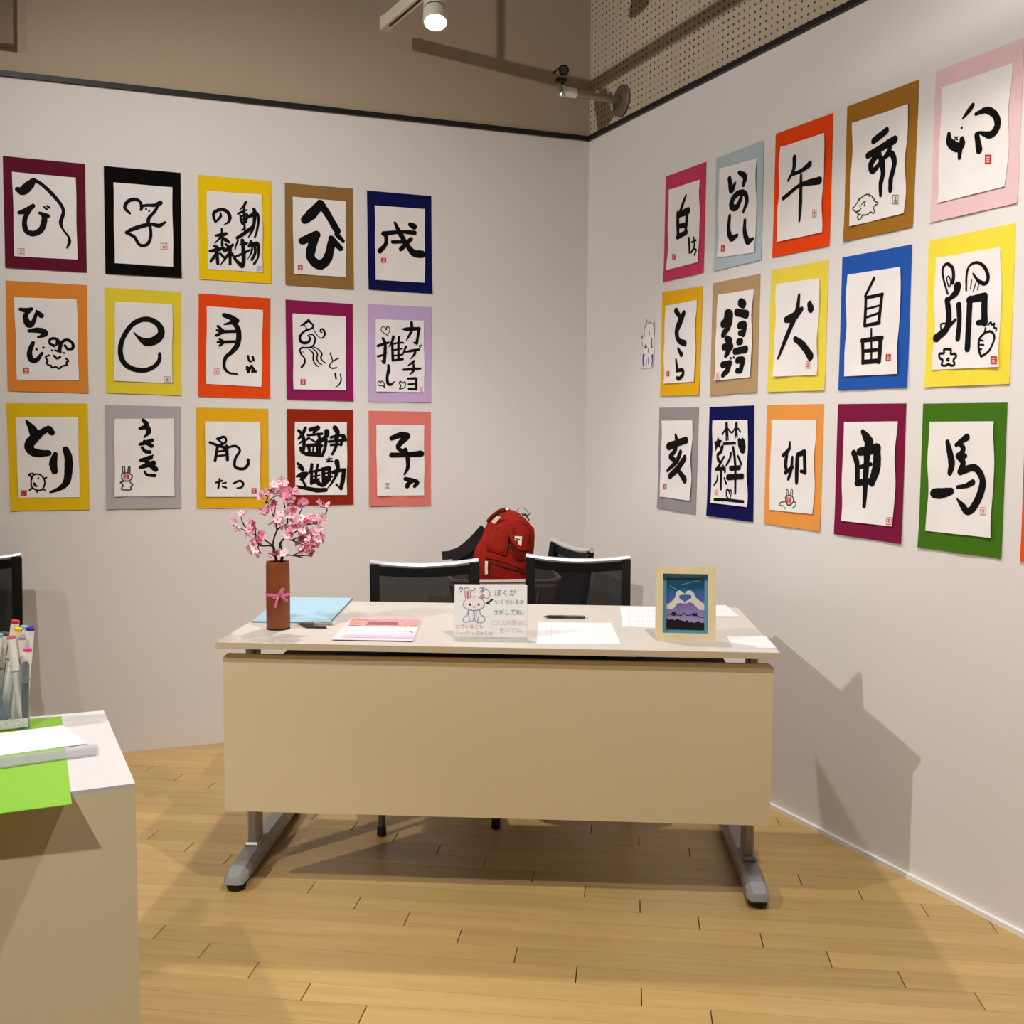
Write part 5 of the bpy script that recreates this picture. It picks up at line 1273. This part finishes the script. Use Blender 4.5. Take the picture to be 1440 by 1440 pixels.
mb = MB(); mb.add(trk(.05, TLEN - .02, -.006, .006, -.0205, -.0195), BF); mb.build('track_slot', M_SLOT, track)
for k in (.20, 1.8, 3.2):
    p = TE + TD * k; mb = MB(); mb.tube([p + Vector((0, 0, .025)), p + Vector((0, 0, CEIL_Z - TE.z - .012))], .009, 8); rd = mb.build('hanger_rod', M_TRK, track, smooth=True)
    mb = MB(); mb.lathe([(.03, CEIL_Z - TE.z - .012), (.03, CEIL_Z - TE.z)], p, 16); mb.build('ceiling_rose', M_TRK, rd)
M_BULB = mat('lamp_glow', (255, 246, 226), .4, emit=14)
def make_spot(face, aim, label):
    """spotlight: face = centre of the lit end, aim = direction of the beam"""
    d = Vector(aim).normalized(); face = Vector(face); r = .0435; L_ = .122
    root = thing('spotlight', label, 'spotlight', face, 'track spotlights')
    mb = MB(); mb.lathe([(.030, -L_), (r * .97, -L_ + .012), (r, -.055)], face, 28, d); mb.build('housing', M_LAMP, root, smooth=True)
    mb = MB(); mb.lathe([(r * .96, -.055), (r * .96, -.050)], face, 28, d); mb.build('vent_ring', M_SLOT, root)
    mb = MB(); mb.lathe([(r * .99, -.050), (r * 1.02, -.004), (r * 1.0, 0), (r * .90, 0), (r * .88, -.012)], face, 28, d); mb.build('bezel', M_LAMP, root, smooth=True)
    mb = MB(); mb.lathe([(r * .88, -.012), (r * .86, -.008), (r * .5, -.004), (.002, -.003)], face, 28, d); mb.build('lens', M_BULB, root, smooth=True)
    return root
def lamp(i, label, hang=True):
    loc, tgt, power, ang = SPOTS[i]
    d = (Vector(tgt) - Vector(loc)).normalized()
    r = make_spot(loc, d, label)
    back = Vector(loc) - d * .118
    topz = (TE.z - .0225) if i == 1 else CEIL_Z
    mb = MB(); mb.tube([back, (back.x, back.y, topz)], .011, 8); mb.build('stem', M_LAMP, r, smooth=True)
    spot('spot_lamp', Vector(loc) + d * .012, tgt, power, ang)
lamp(1, 'lit white spotlight hanging from the lighting track')
lamp(0, 'ceiling spotlight aimed at the right wall from far across the room')
lamp(2, 'ceiling spotlight aimed down over the desk')
lamp(3, 'ceiling spotlight washing the left wall')
lamp(4, 'ceiling spotlight washing the near end of the right wall')
lamp(5, 'added fill spotlight brightening the marker counter')
# an unlit round lamp whose rim dips into view by the corner
u_, z_ = PW(850, 2, 'R'); rp_ = PY(849, -14, 4.2)
rl = thing('ceiling_lamp', 'pale round lamp head hanging near the corner above the perforated wall', 'ceiling lamp', rp_)
mb = MB(); mb.lathe([(.012, .09), (.045, .085), (.066, .03), (.068, .0), (.062, -.008), (.03, -.014), (.002, -.015)], rp_, 28); mb.build('lamp_head', M_LAMP, rl, smooth=True)
mb = MB(); mb.tube([rp_ + Vector((0, 0, .085)), (rp_.x, rp_.y, CEIL_Z)], .010, 8); mb.build('stem', M_LAMP, rl, smooth=True)

# bracket with a little camera on the perforated wall
bu, bz = PW(875.5, 142, 'R')
bp = WP('R', bu, bz); brk = thing('wall_bracket', 'steel arm on round plate fixed to the perforated wall', 'bracket', bp)
M_STEEL = mat('dull_steel', (150, 138, 124), .38, metal=.7, var=.05)
M_PLATE = mat('plate_grey', (120, 106, 94), .45, metal=.5)
mb = MB(); mb.lathe([(.064, .0), (.064, .010), (.058, .014), (.022, .018), (.020, .03), (.003, .031)], bp, 32, NR); mb.build('wall_plate', M_PLATE, brk, smooth=True)
aend = bp + NR * .27
mb = MB(); mb.tube([bp + NR * .03, bp + NR * .19, aend], [.017, .0155, .0155], 14); mb.build('arm', M_STEEL, brk, smooth=True)
mb = MB(); mb.tube([aend - NR * .05, aend - NR * .02, aend, aend + NR * .022], [.019, .020, .020, .014], 12); mb.lathe([(.015, -.02), (.018, 0), (.015, .02)], aend + NR * .01, 12, (0, 0, 1)); mb.build('clamp', M_CHROME, brk, smooth=True)
cam_b = aend + NR * .008 + Vector((0, 0, .022))
sc = thing('small_camera', 'small black camera with cable mounted on the steel wall arm', 'camera', cam_b)
M_CAMB = mat('camera_black', (10, 10, 11), .5)
mb = MB(); mb.tube([cam_b, cam_b + Vector((-.003, 0, .018))], .006, 8); mb.box(cam_b + Vector((-.008, -.002, .022)), (.044, .03, .016), .3, .004); mb.build('mount_shoe', M_CAMB, sc)
mb = MB(); mb.tube([cam_b + Vector((-.02, 0, .030)), cam_b + Vector((-.01, 0, .036)), cam_b + Vector((.006, 0, .036))], .005, 8); mb.build('pale_joint', M_LAMP, sc, smooth=True)
hc = cam_b + Vector((.004, -.004, .060))
mb = MB(); mb.lathe([(.012, -.016), (.019, -.012), (.021, .008), (.014, .016)], hc, 16, (-.2, -.9, -.25)); mb.build('camera_head', M_CAMB, sc, smooth=True)
mb = MB(); mb.tube([hc + Vector((-.006, -.01, .014)), hc + Vector((-.026, -.012, .002)), hc + Vector((-.040, -.012, -.016))], [.004, .003, .003], 6); mb.lathe([(.004, -.005), (.008, 0), (.004, .006)], hc + Vector((-.042, -.012, -.014)), 10); mb.build('aerial', M_CAMB, sc, smooth=True)
# brown slab standing in for a dark patch high on the left wall, cut by the photograph's edge
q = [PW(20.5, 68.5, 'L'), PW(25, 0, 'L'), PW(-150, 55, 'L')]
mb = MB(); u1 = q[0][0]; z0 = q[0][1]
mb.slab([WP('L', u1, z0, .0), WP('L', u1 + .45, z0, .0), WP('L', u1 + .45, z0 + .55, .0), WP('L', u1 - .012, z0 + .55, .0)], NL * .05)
tag(mb.build('brown_wall_slab', mat('slab_brown', (134, 112, 90), .7, var=.03), None, origin=WP('L', u1 + .2, z0)), 'brown slab standing in for a dark patch on the tan wall above the black rail', 'wall box')
